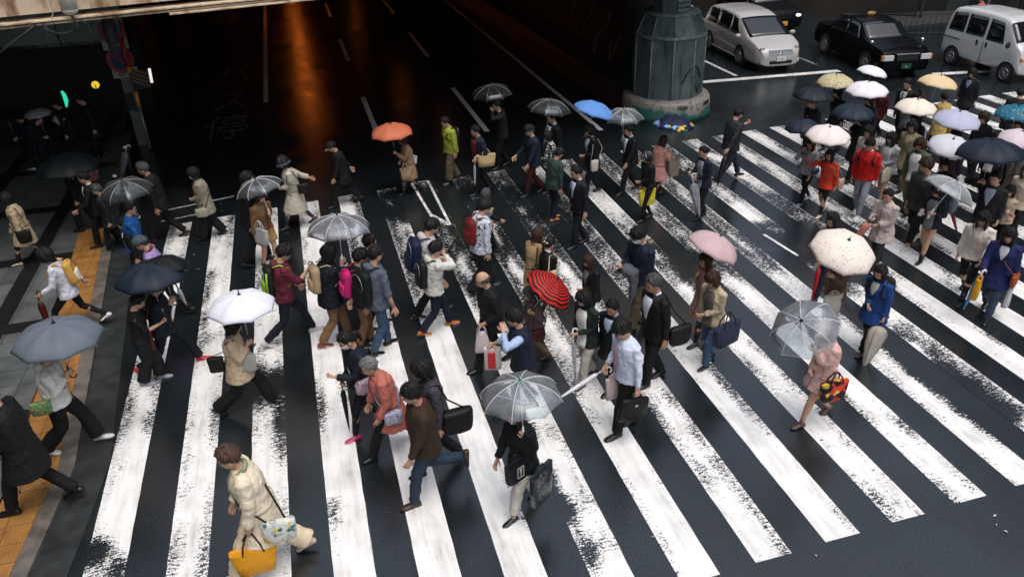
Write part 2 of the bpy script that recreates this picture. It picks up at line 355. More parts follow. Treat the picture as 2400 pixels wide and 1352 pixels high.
def m_tactile():
    m,n,b=newmat('yellow_tactile_tiles'); g=nd(n,'ShaderNodeNewGeometry'); V=g.outputs['Position']
    t=nd(n,'ShaderNodeTexNoise',Scale=4,Detail=7); L(n,V,t.inputs['Vector'])
    c=ramp(n,t.outputs[0],[(.28,(.15,.062,.015)),(.42,(.29,.13,.03)),(.65,(.38,.185,.05))])
    br=nd(n,'ShaderNodeTexBrick',Scale=1.0); br.offset=0; br.inputs['Brick Width'].default_value=.3; br.inputs['Row Height'].default_value=.3; br.inputs['Mortar Size'].default_value=.004
    br.inputs['Color1'].default_value=(1,1,1,1); br.inputs['Color2'].default_value=(.85,.85,.85,1); br.inputs['Mortar'].default_value=(.15,.12,.1,1); L(n,V,br.inputs[0])
    mu=nd(n,'ShaderNodeMix',_data_type='RGBA',_blend_type='MULTIPLY'); mu.inputs[0].default_value=1; L(n,c,mu.inputs[6]); L(n,br.outputs[0],mu.inputs[7])
    t2=nd(n,'ShaderNodeTexNoise',Scale=9,Detail=2); L(n,V,t2.inputs['Vector'])
    k=ramp(n,t2.outputs[0],[(.0,(0.2,.2,.2)),(.27,(.2,.15,.12)),(.30,(1,1,1))])
    m3=nd(n,'ShaderNodeMix',_data_type='RGBA',_blend_type='MULTIPLY'); m3.inputs[0].default_value=1; L(n,mu.outputs[2],m3.inputs[6]); L(n,k,m3.inputs[7]); L(n,m3.outputs[2],b.inputs['Base Color'])
    b.inputs['Roughness'].default_value=.45
    v=nd(n,'ShaderNodeTexVoronoi',Scale=22); v.inputs['Randomness'].default_value=0; L(n,V,v.inputs['Vector'])
    r=nd(n,'ShaderNodeMapRange'); r.inputs[1].default_value=.35; r.inputs[2].default_value=.25; L(n,v.outputs['Distance'],r.inputs[0])
    bp=nd(n,'ShaderNodeBump',Strength=.8,Distance=.006); L(n,r.outputs[0],bp.inputs['Height']); L(n,bp.outputs[0],b.inputs['Normal'])
    return m
KH=.05
# x of kerb front as a function of y (slightly bent)
def kx(y): return -3.62-.085*(y-9.0) if y>9 else -3.62+.16*(9.0-y)*-.55
def band_obj(name,x0f,x1f,y0,y1,z,m,n=40,drop=None):
    mb=MB(); 
    for j in range(n+1):
        y=lerp(y0,y1,j/n); mb.v+=[(x0f(y),y,z),(x1f(y),y,z)]
    for j in range(n): a=2*j; mb.f.append((a,a+1,a+3,a+2)); mb.m.append(0)
    if drop:
        o=len(mb.v)
        for j in range(n+1):
            y=lerp(y0,y1,j/n); mb.v+=[(x1f(y),y,z),(x1f(y),y,-.02)]
        for j in range(n): a=o+2*j; mb.f.append((a,a+1,a+3,a+2)); mb.m.append(0)
    return struct(name,mb,m,smooth=False)
KERB=mat('granite_kerb',(.13,.115,.10),.5,noisy=.5,nscale=5,bump=.2)
band_obj('kerb',lambda y:kx(y)-.20,kx,1,24,KH,KERB,drop=1)
band_obj('gutter',kx,lambda y:kx(y)+.42,1,19,.002,mat('gutter_concrete',(.03,.034,.035),.35,noisy=.5,nscale=4))
band_obj('tactile_paving',lambda y:kx(y)-.72,lambda y:kx(y)-.20,1,17.0,KH+.003,m_tactile())
band_obj('pavement',lambda y:-60,lambda y:kx(y)-.72,1,60,KH,m_tiles())
band_obj('pavement_edge',lambda y:kx(y)-.72,lambda y:kx(y)-.20,17.0,60,KH,m_tiles())
# ------------------------------------------------------------------ viaduct over the road
def m_beige():
    m,n,b=newmat('weathered_cream_steel'); tc=nd(n,'ShaderNodeTexCoord'); V=tc.outputs['Object']
    mp=nd(n,'ShaderNodeMapping'); mp.inputs['Scale'].default_value=(1.4,1.4,.35); L(n,V,mp.inputs[0])
    t=nd(n,'ShaderNodeTexNoise',Scale=2.2,Detail=8,Roughness=.65); L(n,mp.outputs[0],t.inputs['Vector'])
    c=ramp(n,t.outputs[0],[(.3,'#5a4332'),(.42,'#a08468'),(.52,'#c9b79c'),(.75,'#d6c7ae')])
    L(n,c,b.inputs['Base Color']); b.inputs['Roughness'].default_value=.6; return m
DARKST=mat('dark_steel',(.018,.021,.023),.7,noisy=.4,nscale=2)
BEIGE=m_beige()
BZ=4.5
bm0=at(-40,69,BZ); bm1=at(640,-1,BZ); bdir=(bm1-bm0); bdir.z=0; bdir.normalize()
bn=Vector((-bdir.y,bdir.x,0))   # pointing away from the camera
def bpt(s,n,z): p=bm0+bdir*s+bn*n; return Vector((p.x,p.y,z))
UNDER=mat('sooty_concrete',(.16,.175,.18),.8,noisy=.4,nscale=.7)
via=empty('railway_viaduct',(bm0.x,bm0.y,0),0,'dark railway viaduct over the road with cream rusty edge girder','viaduct')
def bbox(mbx,s0,s1,n0,n1,z0,z1):
    vs=[bpt(s,n_,z)-via.location for z in (z0,z1) for s,n_ in ((s0,n0),(s1,n0),(s1,n1),(s0,n1))]
    mbx.add(vs,[(3,2,1,0),(4,5,6,7),(0,1,5,4),(1,2,6,5),(2,3,7,6),(3,0,4,7)])
mb=MB(); bbox(mb,-25,17.3,.10,.25,BZ+.14,BZ+1.9)
mb.build('edge_girder',BEIGE,via,smooth=False)
mb=MB(); bbox(mb,-25,17.3,-.06,.34,BZ+.02,BZ+.05); bbox(mb,-25,17.3,.0,.30,BZ-.04,BZ-.005); bbox(mb,2.9,17.3,-.12,.1,BZ-.075,BZ-.045)
mb.build('bottom_flange',BEIGE,via,smooth=False,bevel=.006)
mb=MB(); bbox(mb,-25,17.3,.35,2,BZ+.2,BZ+1.8)
for q in range(40):
    pass
o=mb.build('deck_edge',DARKST,via,smooth=False)
# deck slab, skewed so that its right end stays left of the cars
mb=MB(); q0=bpt(-25,.4,0); q1=bpt(17.3,.4,0)
poly=[q0,q1,Vector((12.6,22,0)),Vector((13.2,30,0)),Vector((15,36,0)),Vector((60,40,0)),Vector((60,130,0)),Vector((-60,130,0)),Vector((-60,20,0))]
vs=[Vector((p.x,p.y,z))-via.location for z in (BZ+.3,BZ+1.6) for p in poly]; k=len(poly)
mb.add(vs,[tuple(range(k-1,-1,-1)),tuple(range(k,2*k))]+[(i,(i+1)%k,k+(i+1)%k,k+i) for i in range(k)])
mb.build('deck',UNDER,via,smooth=False)
mb=MB()
for i in range(16): mb.box((-40-via.location.x,22+i*4-via.location.y,BZ-.3),(12-via.location.x,22.25+i*4-via.location.y,BZ+.3))
mb.build('cross_girders',UNDER,via,smooth=False)
# fittings on the girder: white junction box, cables, small camera
fit=empty('junction_box',bpt(1.35,-.02,BZ+.3),0,'rounded white junction box bolted on the rusty cream girder','junction box')
Mx=Matrix.Rotation(math.atan2(bdir.y,bdir.x),4,'Z')
mb=MB(); mb.tube([(0,-.06,-.12),(0,-.06,.45)],[(.13,.08),(.13,.08)],16); mb.ell((0,-.06,-.12),(.13,.08,.09),16,8)
o=mb.build('housing',mat('offwhite_plastic',(.55,.55,.5),.5,noisy=.15),fit); o.matrix_local=Mx
mb=MB(); mb.tube([(0,-.06,-.2),(0.03,-.06,-.34),(.03,-.06,-.42),(.03,-.06,-.48)],[.018,.018,.03,.03],8)
o=mb.build('cable_gland',mat('black_rubber',(.012,.012,.012),.6),fit); o.matrix_local=Mx
cab=MB()
def px3(x,y,n_):  # point on the vertical plane n_ beyond the girder face
    d=ray(x,y); b0=bpt(0,n_,0); t=(b0-CAM).dot(bn)/d.dot(bn); return CAM+d*t
cab.tube([px3(*p,-.05) for p in ((-20,140),(20,108),(60,78),(85,58))],.022,6)
cab.tube([px3(*p,-.04) for p in ((105,66),(125,77),(150,80),(170,72),(182,55),(190,48),(205,58),(214,80),(216,110))],.014,6)
cab.tube([px3(*p,-.04) for p in ((103,55),(106,85),(110,93),(112,85),(108,60))],.014,6)
tag(cab.build('hanging_cables',mat('black_rubber',(.012,.012,.012),.6)),'black cables sagging below the cream girder beside the junction box','cable')
cab=MB(); cab.tube([px3(*p,-.04) for p in ((125,6),(124,30),(121,45),(116,52))],.008,6)
tag(cab.build('thin_cable',mat('pale_wire',(.4,.36,.3),.6)),'thin pale wire hanging down in front of the girder flange','wire')
post=MB(); post.tube([px3(247,30,.8),px3(254,70,.8),px3(271,128,.8)],[.09,.10,.075],10)
tag(post.build('drain_pipe',DARKST),'dark pipe hanging below the girder in front of two no parking signs','pipe')
# ------------------------------------------------------------------ sodium lamps below the deck (seen as reflections)
lampm=mat('sodium_glow',(1,.4,.1),.5,emit=(1.0,.20,.025),es=10)
lampd=mat('dim_sodium_glow',(1,.4,.1),.5,emit=(1.0,.24,.03),es=9)
def lamp(x,y,z,l,along='y',r=.07):
    e=empty('sodium_lamp',(x,y,z),0,None,None)
    a=(0,l/2,0) if along=='y' else (l/2,0,0)
    mb=MB(); mb.cyl([-q for q in a],a,r,10); mb.build('glowing_tube',lampm if l>1 or y<30 else lampd,e)
    mb=MB(); mb.box((-.12-abs(a[0]),-.12-abs(a[1]),r+.01),(.12+abs(a[0]),.12+abs(a[1]),r+.1)); mb.build('housing',DARKST,e,smooth=False)
    return e
lps=[(.25,40,3.9,3),(.3,50,3.9,3),(.3,62,3.9,3),(4.75,38.7,4.1,.5),(4.5,60,4.1,.5),(4.3,56,4.1,.5),(-.2,27.2,4.1,.4),(5.6,31.5,4.1,.3)]
for i,(x,y,z,l) in enumerate(lps):
    e=lamp(x,y,z,l,r=.07 if l>1 else .03)
    tag(e,['orange sodium lamp below the viaduct above the bus lane line','orange sodium lamp below the viaduct, middle of the row','orange sodium lamp farthest under the viaduct','short orange lamp over the second lane line','short orange lamp far over the middle lane','short orange lamp a little nearer over the middle lane','short orange lamp just behind the cream girder','short orange lamp over the lane beside the low wall'][i],'lamp','orange lamps under the viaduct')
# wall added at the far end to keep the underpass dark
mb=MB(); mb.box((-60,128,0),(60,129,6.2)); tag(mb.build('far_light_blocker',DARKST,smooth=False),'added dark wall keeping daylight out of the far end of the underpass','wall')
# ------------------------------------------------------------------ pier with clad column
pier=empty('viaduct_pier',(10.15,20.6,0),0,'teal clad round pier on a chipped cream and green plinth','pier')
def m_clad():
    m,n,b=newmat('teal_cladding'); tc=nd(n,'ShaderNodeTexCoord'); V=tc.outputs['Object']
    t=nd(n,'ShaderNodeTexNoise',Scale=1.8,Detail=8,Roughness=.65); L(n,V,t.inputs['Vector'])
    mp=nd(n,'ShaderNodeMapping'); mp.inputs['Scale'].default_value=(5,5,.6); L(n,V,mp.inputs[0])
    t2=nd(n,'ShaderNodeTexNoise',Scale=1.2,Detail=6); L(n,mp.outputs[0],t2.inputs['Vector'])
    c=ramp(n,t.outputs[0],[(.3,(.04,.062,.066)),(.5,(.075,.108,.11)),(.7,(.13,.16,.155))])
    k=ramp(n,t2.outputs[0],[(.3,(.35,.35,.35)),(.45,(1,1,1)),(.7,(1.1,1.1,1.1))])
    mu=nd(n,'ShaderNodeMix',_data_type='RGBA',_blend_type='MULTIPLY'); mu.inputs[0].default_value=1; L(n,c,mu.inputs[6]); L(n,k,mu.inputs[7]); L(n,mu.outputs[2],b.inputs['Base Color'])
    b.inputs['Roughness'].default_value=.42; return m
CLAD=m_clad()
def nring(r,z,n=10,a0=0,sx=1,sy=1): return [Vector((r*sx*math.cos(a0+2*math.pi*k/n),r*sy*math.sin(a0+2*math.pi*k/n),z)) for k in range(n)]
mb=MB(); mb.rings([nring(1.0,.5),nring(1.0,2.2)],0,(1,0)); mb.rings([nring(1.02,2.24),nring(.78,2.78)],0,(0,1)); mb.rings([nring(.52,2.7),nring(.52,4.8)],0)
mb.build('cladding',CLAD,pier,smooth=False)
SEAM=mat('pale_seam',(.16,.21,.20),.5,noisy=.5,nscale=8)
mb=MB(); mb.rings([nring(1.04,2.18),nring(1.04,2.27)],0); mb.rings([nring(.81,2.76),nring(.81,2.81)],0)
for k in range(10):
    a=2*math.pi*k/10; mb.cyl((1.0*math.cos(a),1.0*math.sin(a),.6),(1.0*math.cos(a),1.0*math.sin(a),2.2),.028,6); mb.cyl((1.01*math.cos(a),1.01*math.sin(a),2.25),(.78*math.cos(a),.78*math.sin(a),2.78),.02,6)
mb.build('seams',SEAM,pier)
def m_plinth():
    m,n,b=newmat('chipped_plinth'); tc=nd(n,'ShaderNodeTexCoord'); V=tc.outputs['Object']; sx=nd(n,'ShaderNodeSeparateXYZ'); L(n,V,sx.inputs[0])
    t=nd(n,'ShaderNodeTexNoise',Scale=2.2,Detail=8); L(n,V,t.inputs['Vector'])
    a=nd(n,'ShaderNodeMath',_operation='MULTIPLY_ADD'); a.inputs[1].default_value=.9; L(n,t.outputs[0],a.inputs[0]); L(n,sx.outputs[2],a.inputs[2])
    c=ramp(n,a.outputs[0],[(0,(.02,.05,.048)),(.5,(.025,.11,.095)),(.74,(.025,.12,.10)),(.80,(.20,.19,.165)),(.95,(.27,.255,.225))])
    t2=nd(n,'ShaderNodeTexNoise',Scale=7,Detail=6); L(n,V,t2.inputs['Vector']); k=ramp(n,t2.outputs[0],[(.33,(.15,.15,.15)),(.43,(1,1,1))])
    mu=nd(n,'ShaderNodeMix',_data_type='RGBA',_blend_type='MULTIPLY'); mu.inputs[0].default_value=1; L(n,c,mu.inputs[6]); L(n,k,mu.inputs[7]); L(n,mu.outputs[2],b.inputs['Base Color']); b.inputs['Roughness'].default_value=.5; return m
mb=MB(); mb.rings([nring(1.3,0,40),nring(1.28,.12,40),nring(1.25,.46,40),nring(1.2,.54,40),nring(1.0,.56,40)],0)
mb.build('plinth',m_plinth(),pier)
for a0 in (-100,-58):
    mb=MB()
    for i in range(7):
        for j in range(3):
            a=R(a0+i*2.1+(j%2)); mb.ell((1.262*math.cos(a),1.262*math.sin(a),.38+j*.04),.016,6,4)
    mb.build('vent_holes',mat('vent_dark',(.008,.008,.008),.8),pier)
mb=MB()
for q in range(5):
    a=R(-95+q*9); 
    for j in range(8): mb.box((.53*math.cos(a)-.05,.53*math.sin(a)-.03,2.85+j*.13),(.53*math.cos(a)+.03,.53*math.sin(a)+.02,2.92+j*.13))
mb.box((-.545,-.545,2.8),(.3,-.535,3.85)) if 0 else None
for q in range(5):
    a=R(-95+q*9); mb.cyl((.535*math.cos(a),.535*math.sin(a),2.83),(.535*math.cos(a),.535*math.sin(a),3.9),.012,5)
mb.build('lattice_band',SEAM,pier,smooth=False)
mb=MB(); a=R(-52); c=Vector((.97*math.cos(a),.97*math.sin(a),.85)); t_=Vector((-math.sin(a),math.cos(a),0)); nn_=Vector((math.cos(a),math.sin(a),0))
mb.tube([c+t_*(.1*math.cos(x))+Vector((0,0,.16*math.sin(x)))+nn_*.0 for x in np.linspace(math.pi*.9,math.pi*2.1,9)],.025,6)
mb.tube([Vector((.985*math.cos(R(b_)),.985*math.sin(R(b_)),1.0+.45*math.sin((b_+92)/47*math.pi))) for b_ in range(-92,-44,4)],.02,6)
mb.build('graffiti',mat('black_spray',(.015,.02,.02),.6),pier)
# low pier wall running back with graffiti
wall=empty('pier_wall',(8.9,22.9,0),0,'long dark wall covered in pale graffiti behind the teal pier','wall')
mb=MB(); mb.box((.6,-.6,.6),(2.2,20,4.6)); mb.build('upper_wall',mat('dark_tiled_wall',(.009,.012,.013),.45,noisy=.5,nscale=2),wall,smooth=False)
mb=MB(); mb.add([(-.05,-2.0,0),(2.4,-2.0,0),(2.4,20,0),(-.75,20,0),(.12,-1.9,.6),(2.4,-1.9,.6),(2.4,20,.6),(-.3,20,.6)],[(3,2,1,0),(4,5,6,7),(0,1,5,4),(1,2,6,5),(2,3,7,6),(3,0,4,7)])
mb.build('plinth',mat('grimy_plinth',(.02,.026,.027),.45,noisy=.6,nscale=3),wall,smooth=False)
mb=MB(); mb.add([(.1,1,2.5),(.1,7,3.1),(.62,7,3.6),(.62,1,3.2),(.3,1,2.4),(.3,7,3.0)],[(0,3,2,1),(0,1,5,4)]); mb.build('sloping_panel',CLAD,wall,smooth=False)
mb=MB()
random.seed(3)
for q in range(13):
    y0=.2+q*.75; z0=1.0+random.random()*.9; pts=[]; w_=.25+random.random()*.5
    for j in range(14):
        a=j/13*math.pi*random.choice([1.6,2.2]); pts.append((.59,y0+w_*math.sin(a)*(.5+.5*j/13),z0+.35*math.cos(a*1.3)+.02*j))
    mb.tube(pts,.014,5)
mb.build('graffiti',mat('faded_spray',(.20,.22,.23),.6),wall)
# ------------------------------------------------------------------ station building on the far left
bld=empty('station_building',(-9,27,0),0,'dark station entrance with grey fascia panels at the corner','building')
pz=2.4
a=at(0,122,pz); b_=at(300,98,pz); bd=(b_-a).normalized(); bl=(b_-a).length
FAS=mat('grey_fascia',(.24,.30,.30),.5,noisy=.25,nscale=1.5)
def bl_(s,z,n_=0): p=a+bd*s+Vector((-bd.y,bd.x,0))*n_; return Vector((p.x,p.y,z))-bld.location
k=0
s=-4.4
while s<bl-.2:
    s2=min(s+1.48,bl); mb=MB(); g=.015
    vs=[bl_(x,z,n_) for n_ in (0,.12) for x,z in ((s+g,pz),(s2-g,pz),(s2-g,pz+1.6),(s+g,pz+1.6))]
    mb.add(vs,[(0,1,2,3),(7,6,5,4),(1,0,4,5),(2,1,5,6),(3,2,6,7),(0,3,7,4)]); mb.build('fascia_panel',FAS,bld,smooth=False,bevel=.008); s=s2
mb=MB(); vs=[bl_(x,z,n_) for n_ in (1.5,1.8) for x,z in ((-12,0),(bl,0),(bl,4.4),(-12,4.4))]
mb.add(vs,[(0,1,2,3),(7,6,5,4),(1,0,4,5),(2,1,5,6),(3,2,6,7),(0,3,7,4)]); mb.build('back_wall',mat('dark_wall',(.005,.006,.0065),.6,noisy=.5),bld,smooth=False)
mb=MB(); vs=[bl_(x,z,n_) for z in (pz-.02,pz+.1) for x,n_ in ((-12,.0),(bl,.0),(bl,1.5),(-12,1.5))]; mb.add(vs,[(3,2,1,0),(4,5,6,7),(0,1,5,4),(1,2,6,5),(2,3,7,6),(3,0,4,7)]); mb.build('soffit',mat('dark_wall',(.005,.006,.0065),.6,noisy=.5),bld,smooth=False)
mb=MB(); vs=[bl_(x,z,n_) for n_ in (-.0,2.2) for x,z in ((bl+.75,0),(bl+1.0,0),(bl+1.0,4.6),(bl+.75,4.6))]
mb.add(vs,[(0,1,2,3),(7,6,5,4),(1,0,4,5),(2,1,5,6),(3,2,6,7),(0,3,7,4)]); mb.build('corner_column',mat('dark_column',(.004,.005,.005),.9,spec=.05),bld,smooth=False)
# side wall of the underpass along the pavement
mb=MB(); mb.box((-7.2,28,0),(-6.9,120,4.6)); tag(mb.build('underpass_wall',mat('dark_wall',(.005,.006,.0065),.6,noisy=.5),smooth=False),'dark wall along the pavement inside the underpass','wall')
# ------------------------------------------------------------------ sign pole
def onpole(base,py):  # height on a vertical line over base that lands at picture row py
    lo,hi=0,6
    for _ in range(40):
        mid=(lo+hi)/2
        if proj(base+Vector((0,0,mid)))[1]>py: lo=mid
        else: hi=mid
    return (lo+hi)/2
pb=at(338,338); pole=empty('sign_pole',pb,0,'grey steel pole carrying two round no parking signs and number plates','sign pole')
STEEL=mat('galvanised',(.16,.18,.18),.45,metal=.3,noisy=.25)
mb=MB(); mb.box((-.13,-.1,0),(.13,.1,4.6)); mb.build('post',STEEL,pole,smooth=False,bevel=.01)
mb=MB(); mb.box((-.14,-.115,onpole(pb,258)),(.12,-.101,onpole(pb,215))); mb.build('green_plate',mat('green_plate',(.01,.035,.028),.4),pole,smooth=False)
mb=MB()
for q in range(6): 
    z=.25+q*.14; mb.add([(-.13,-.104,z),(.13,-.104,z+.16),(.13,-.104,z+.22),(-.13,-.104,z+.06)],[(0,1,2,3)])
mb.build('striped_wrap',mat('pale_stripe',(.12,.12,.1),.6),pole,smooth=False)
RED=mat('sign_red',(.30,.03,.02),.4); BLU=mat('sign_blue',(.012,.03,.12),.4); WHT=mat('sign_white',(.33,.34,.33),.5); BLK=mat('sign_black',(.01,.01,.01),.6)
face=Matrix.Rotation(R(90),4,'X')
def nopark(py,dx):
    z=onpole(pb,py); e=empty('no_parking_sign',(0,0,0)); e.parent=pole; e.location=(dx,-.16,z); 
    mb=MB(); mb.cyl((0,0,0),(0,-.012,0),.33,32); mb.build('disc',RED,e,smooth=False)
    mb=MB(); mb.cyl((0,-.012,0),(0,-.02,0),.235,32); mb.build('centre',BLU,e,smooth=False)
    mb=MB(); mb.box((-.25,-.026,-.03),(.25,-.021,.03),M=Matrix.Rotation(R(45),4,'Y')); mb.build('slash',RED,e,smooth=False)
for py,dx in ((70,-.02),(138,0.0)): nopark(py,dx)
def plate(py,txt,w,dx):
    z=onpole(pb,py); mb=MB(); mb.box((dx-w/2,-.15,z-.13),(dx+w/2,-.14,z+.13)); p_=mb.build('number_plate',WHT,pole,smooth=False,bevel=.004)
    text_mesh('digits',txt,.26,BLK,p_,Matrix.Translation((dx,-.154,z))@face,.001)
plate(102,'7  9',.62,-.02); plate(168,'8-7',.62,.04)
# height bar (red and yellow) and striped board beside the pole
gb=at(352,348); gp=empty('height_gauge_post',gb,0,'slim grey post painted red and yellow beside the sign pole','post')
mb=MB(); mb.cyl((0,0,0),(0,0,onpole(gb,250)),.045,8); mb.build('lower_tube',mat('grey_tube',(.2,.21,.2),.4,metal=.3),gp)
z1=onpole(gb,250); z2=onpole(gb,215); z3=onpole(gb,168); z4=onpole(gb,88)
mb=MB(); mb.cyl((0,0,z3-.02),(0,0,z3+.12),.06,8); mb.build('yellow_sleeve',mat('traffic_yellow',(.55,.27,.03),.4),gp)
mb=MB(); mb.cyl((0,0,z1),(0,0,z2),.06,8); mb.build('yellow_sleeve',mat('traffic_yellow',(.55,.27,.03),.4),gp)
mb=MB(); mb.cyl((0,0,z3+.12),(0,0,z4),.06,8); mb.build('red_sleeve',mat('traffic_red',(.28,.035,.02),.4),gp)
mb=MB(); mb.cyl((0,0,z4),(0,0,z4+1),.04,8); mb.build('upper_tube',mat('grey_tube',(.2,.21,.2),.4,metal=.3),gp)
mb=MB(); mb.box((-.02,-.03,z2+.05),(.42,0,z3)); bd_=mb.build('hazard_board',mat('board_black',(.02,.018,.014),.6),gp,smooth=False)
mb=MB()
for q in range(4): 
    z=z2+.14+q*.16*(z3-z2)/.8
    mb.add([(0,-.034,z+.12),(.40,-.034,z-.06),(.40,-.034,z),(0,-.034,z+.18)],[(0,1,2,3)])
mb.build('stripes',mat('board_yellow',(.16,.11,.05),.6),bd_,smooth=False)
# yellow call button, green light
p_=at(224,199,1.5); mb=MB(); mb.cyl((0,0,0),(.0,-.04,0),.1,20); o=mb.build('yellow_lamp',mat('yellow_glow',(1,.8,.1),.5,emit=(.9,.62,.03),es=.6)); o.location=p_
tag(o,'small round glowing yellow lamp in the dark entrance','lamp')
mb=MB(); mb.box((-.012,-.05,-.12),(.012,-.041,.0)); mb.build('pictogram',BLK,o,smooth=False)
p_=at(150,232,1.5); mb=MB(); mb.tube([(0,0,.2),(.03,0,.1),(.035,0,-.05),(0,0,-.22)],[(.03,.03),(.05,.04),(.055,.04),(.02,.02)],8); o=mb.build('green_lamp',mat('green_glow',(.1,.8,.6),.5,emit=(.03,.72,.45),es=.65)); o.location=p_
tag(o,'glowing green curved lamp in the dark entrance','lamp')
p_=at(352,178,1.9); mb=MB(); mb.cyl((0,0,-.18),(0.02,0,.18),.035,10); o=mb.build('white_tube_lamp',mat('white_glow',(.9,.9,.9),.5,emit=(.85,.85,.85),es=.65)); o.location=p_
tag(o,'short glowing white tube lamp beside the striped board','lamp')
mb=MB(); mb.tube([(0,0,-.18),(.02,0,-.3)],.02,6); mb.build('bracket',DARKST,o)
# bollards with pale caps
bol=[(268,412),(252,450),(292,345)]
for i,(px,py) in enumerate(bol):
    p=at(px,py,.85); e=empty('bollard',(p.x,p.y,KH),0,['dark bollard with a pale cap, nearest the pole base','dark bollard with a pale cap, nearest the camera','dark bollard with a pale cap behind the clear folded umbrella'][i],'bollard','bollards at the kerb')
    mb=MB(); mb.tube([(0,0,0),(0,0,.78)],.05,12); mb.build('post',DARKST,e)
    mb=MB(); mb.ell((0,0,.79),(.05,.05,.045),12,6); mb.build('cap',mat('pale_cap',(.75,.76,.74),.25),e)

# unseen block added on the left to screen the sky and darken that corner
mb=MB(); mb.box((-46,-20,0),(-11.5,60,26)); tag(mb.build('left_sky_blocker',DARKST,smooth=False),'unseen dark block added left of the pavement to screen the sky','building')

mb=MB(); mb.box((15,44,0),(75,62,15)); tag(mb.build('back_sky_blocker',DARKST,smooth=False),'tall dark block added behind the waiting vehicles to cut the low sky','building')  # added mass that cuts the low sky and darkens reflections on the wet road
mb=MB(); mb.box((36,-10,0),(60,40,24)); tag(mb.build('side_sky_blocker',DARKST,smooth=False),'tall dark block added beyond the far end of the crossing to screen the sky','building')  # second added mass, holding back sky light from the right

# fallen leaves and scraps on the wet road
leafm=mat('green_leaf',(.12,.20,.05),.5); scrapm=mat('pale_scrap',(.6,.6,.55),.6)
for i,(px,py,k) in enumerate([(465,632,0),(520,496,0),(517,478,1),(2335,1230,1),(2357,1246,1),(2331,1209,1),(1912,1302,1),(455,598,1),(610,378,0),(1530,1258,1)]):
    p=at(px,py); mb=MB(); a=i*1.3; w=(.022 if k==0 else .011)+.004*(i%3)
    mb.add([(-w*1.6,0,.004),(0,-w*.5,.010),(w*1.6,0,.006),(0,w*.5,.012)],[(0,1,2,3)]); mb.add([(-w*1.6,0,.002),(0,-w*.5,.006),(w*1.6,0,.003),(0,w*.5,.007)],[(3,2,1,0)])
    o=mb.build('leaf' if k==0 else 'paper_scrap',leafm if k==0 else scrapm); o.location=(p.x,p.y,.006); o.rotation_euler=(0,0,a)
    tag(o,'small green leaf lying on the dark wet road' if k==0 else 'tiny pale scrap lying on the dark wet road','leaf' if k==0 else 'litter','fallen leaves' if k==0 else 'pale scraps on the road')
# ------------------------------------------------------------------ people
HS=1.05
def skinmat(c=(.50,.29,.20)):
    m=mat('skin',c,.5,spec=.35,noisy=.08,nscale=30); 
    if not m.get('sss'): m['sss']=1; b=m.node_tree.nodes['Principled BSDF']; b.inputs['Subsurface Weight'].default_value=.12; b.inputs['Subsurface Radius'].default_value=(.02,.008,.004); b.inputs['Subsurface Scale'].default_value=.5
    return m
SKIN=skinmat(); SKIN2=skinmat((.42,.22,.14)); SKIN3=skinmat((.58,.36,.27))
EYE=mat('eye_dark',(.01,.008,.008),.2); LIP=mat('lip',(.33,.10,.085),.5)
HC={'k':(.010,.009,.009),'b':(.030,.017,.011),'lb':(.032,.017,.011),'g':(.13,.13,.13),'dg':(.05,.05,.052),'au':(.062,.034,.026)}
def hairmat(k):
    if ('hair',k) in _M: return _M[('hair',k)]
    m,n,b=newmat('hair'); c=HC[k]; tc=nd(n,'ShaderNodeTexCoord'); mp=nd(n,'ShaderNodeMapping'); mp.inputs['Scale'].default_value=(60,60,6); L(n,tc.outputs['Object'],mp.inputs[0])
    t=nd(n,'ShaderNodeTexNoise',Scale=1,Detail=3); L(n,mp.outputs[0],t.inputs['Vector'])
    L(n,ramp(n,t.outputs[0],[(.3,tuple(x*.5 for x in c)),(.7,tuple(x*1.9 for x in c))]),b.inputs['Base Color']); b.inputs['Roughness'].default_value=.55; b.inputs['Specular IOR Level'].default_value=.2
    bp=nd(n,'ShaderNodeBump',Strength=.6,Distance=.008); L(n,t.outputs[0],bp.inputs['Height']); L(n,bp.outputs[0],b.inputs['Normal']); _M[('hair',k)]=m; return m
TEX=bpy.data.textures.new('folds','CLOUDS'); TEX.noise_scale=.13; TEX.noise_depth=3; TEX.noise_type='HARD_NOISE'
TEXF=bpy.data.textures.new('finefolds','CLOUDS'); TEXF.noise_scale=.045; TEXF.noise_depth=2
def soften(o,vox=.016,disp=.03,it=3,fine=.008,lift=0):
    r=o.modifiers.new('r','REMESH'); r.mode='VOXEL'; r.voxel_size=vox; r.use_smooth_shade=True
    s=o.modifiers.new('s','SMOOTH'); s.factor=.5; s.iterations=it
    d=o.modifiers.new('d','DISPLACE'); d.texture=TEX; d.texture_coords='GLOBAL'; d.strength=disp*.85; d.mid_level=.35
    if fine:
        d=o.modifiers.new('f','DISPLACE'); d.texture=TEXF; d.texture_coords='GLOBAL'; d.strength=fine; d.mid_level=.5
PROF={'m':[(.35,.14,.19),(.60,.14,.19),(.86,.128,.176),(1.0,.118,.162),(1.15,.122,.172),(1.28,.122,.188),(1.35,.108,.190),(1.405,.085,.135),(1.44,.062,.075),(1.48,.055,.058)],
      'f':[(.35,.14,.18),(.60,.135,.175),(.86,.122,.166),(1.02,.100,.135),(1.15,.108,.145),(1.26,.120,.160),(1.33,.100,.162),(1.385,.076,.115),(1.42,.054,.064),(1.47,.047,.05)]}
PROF={k:[(z,rx*1.10,ry*1.09) for z,rx,ry in v] for k,v in PROF.items()}
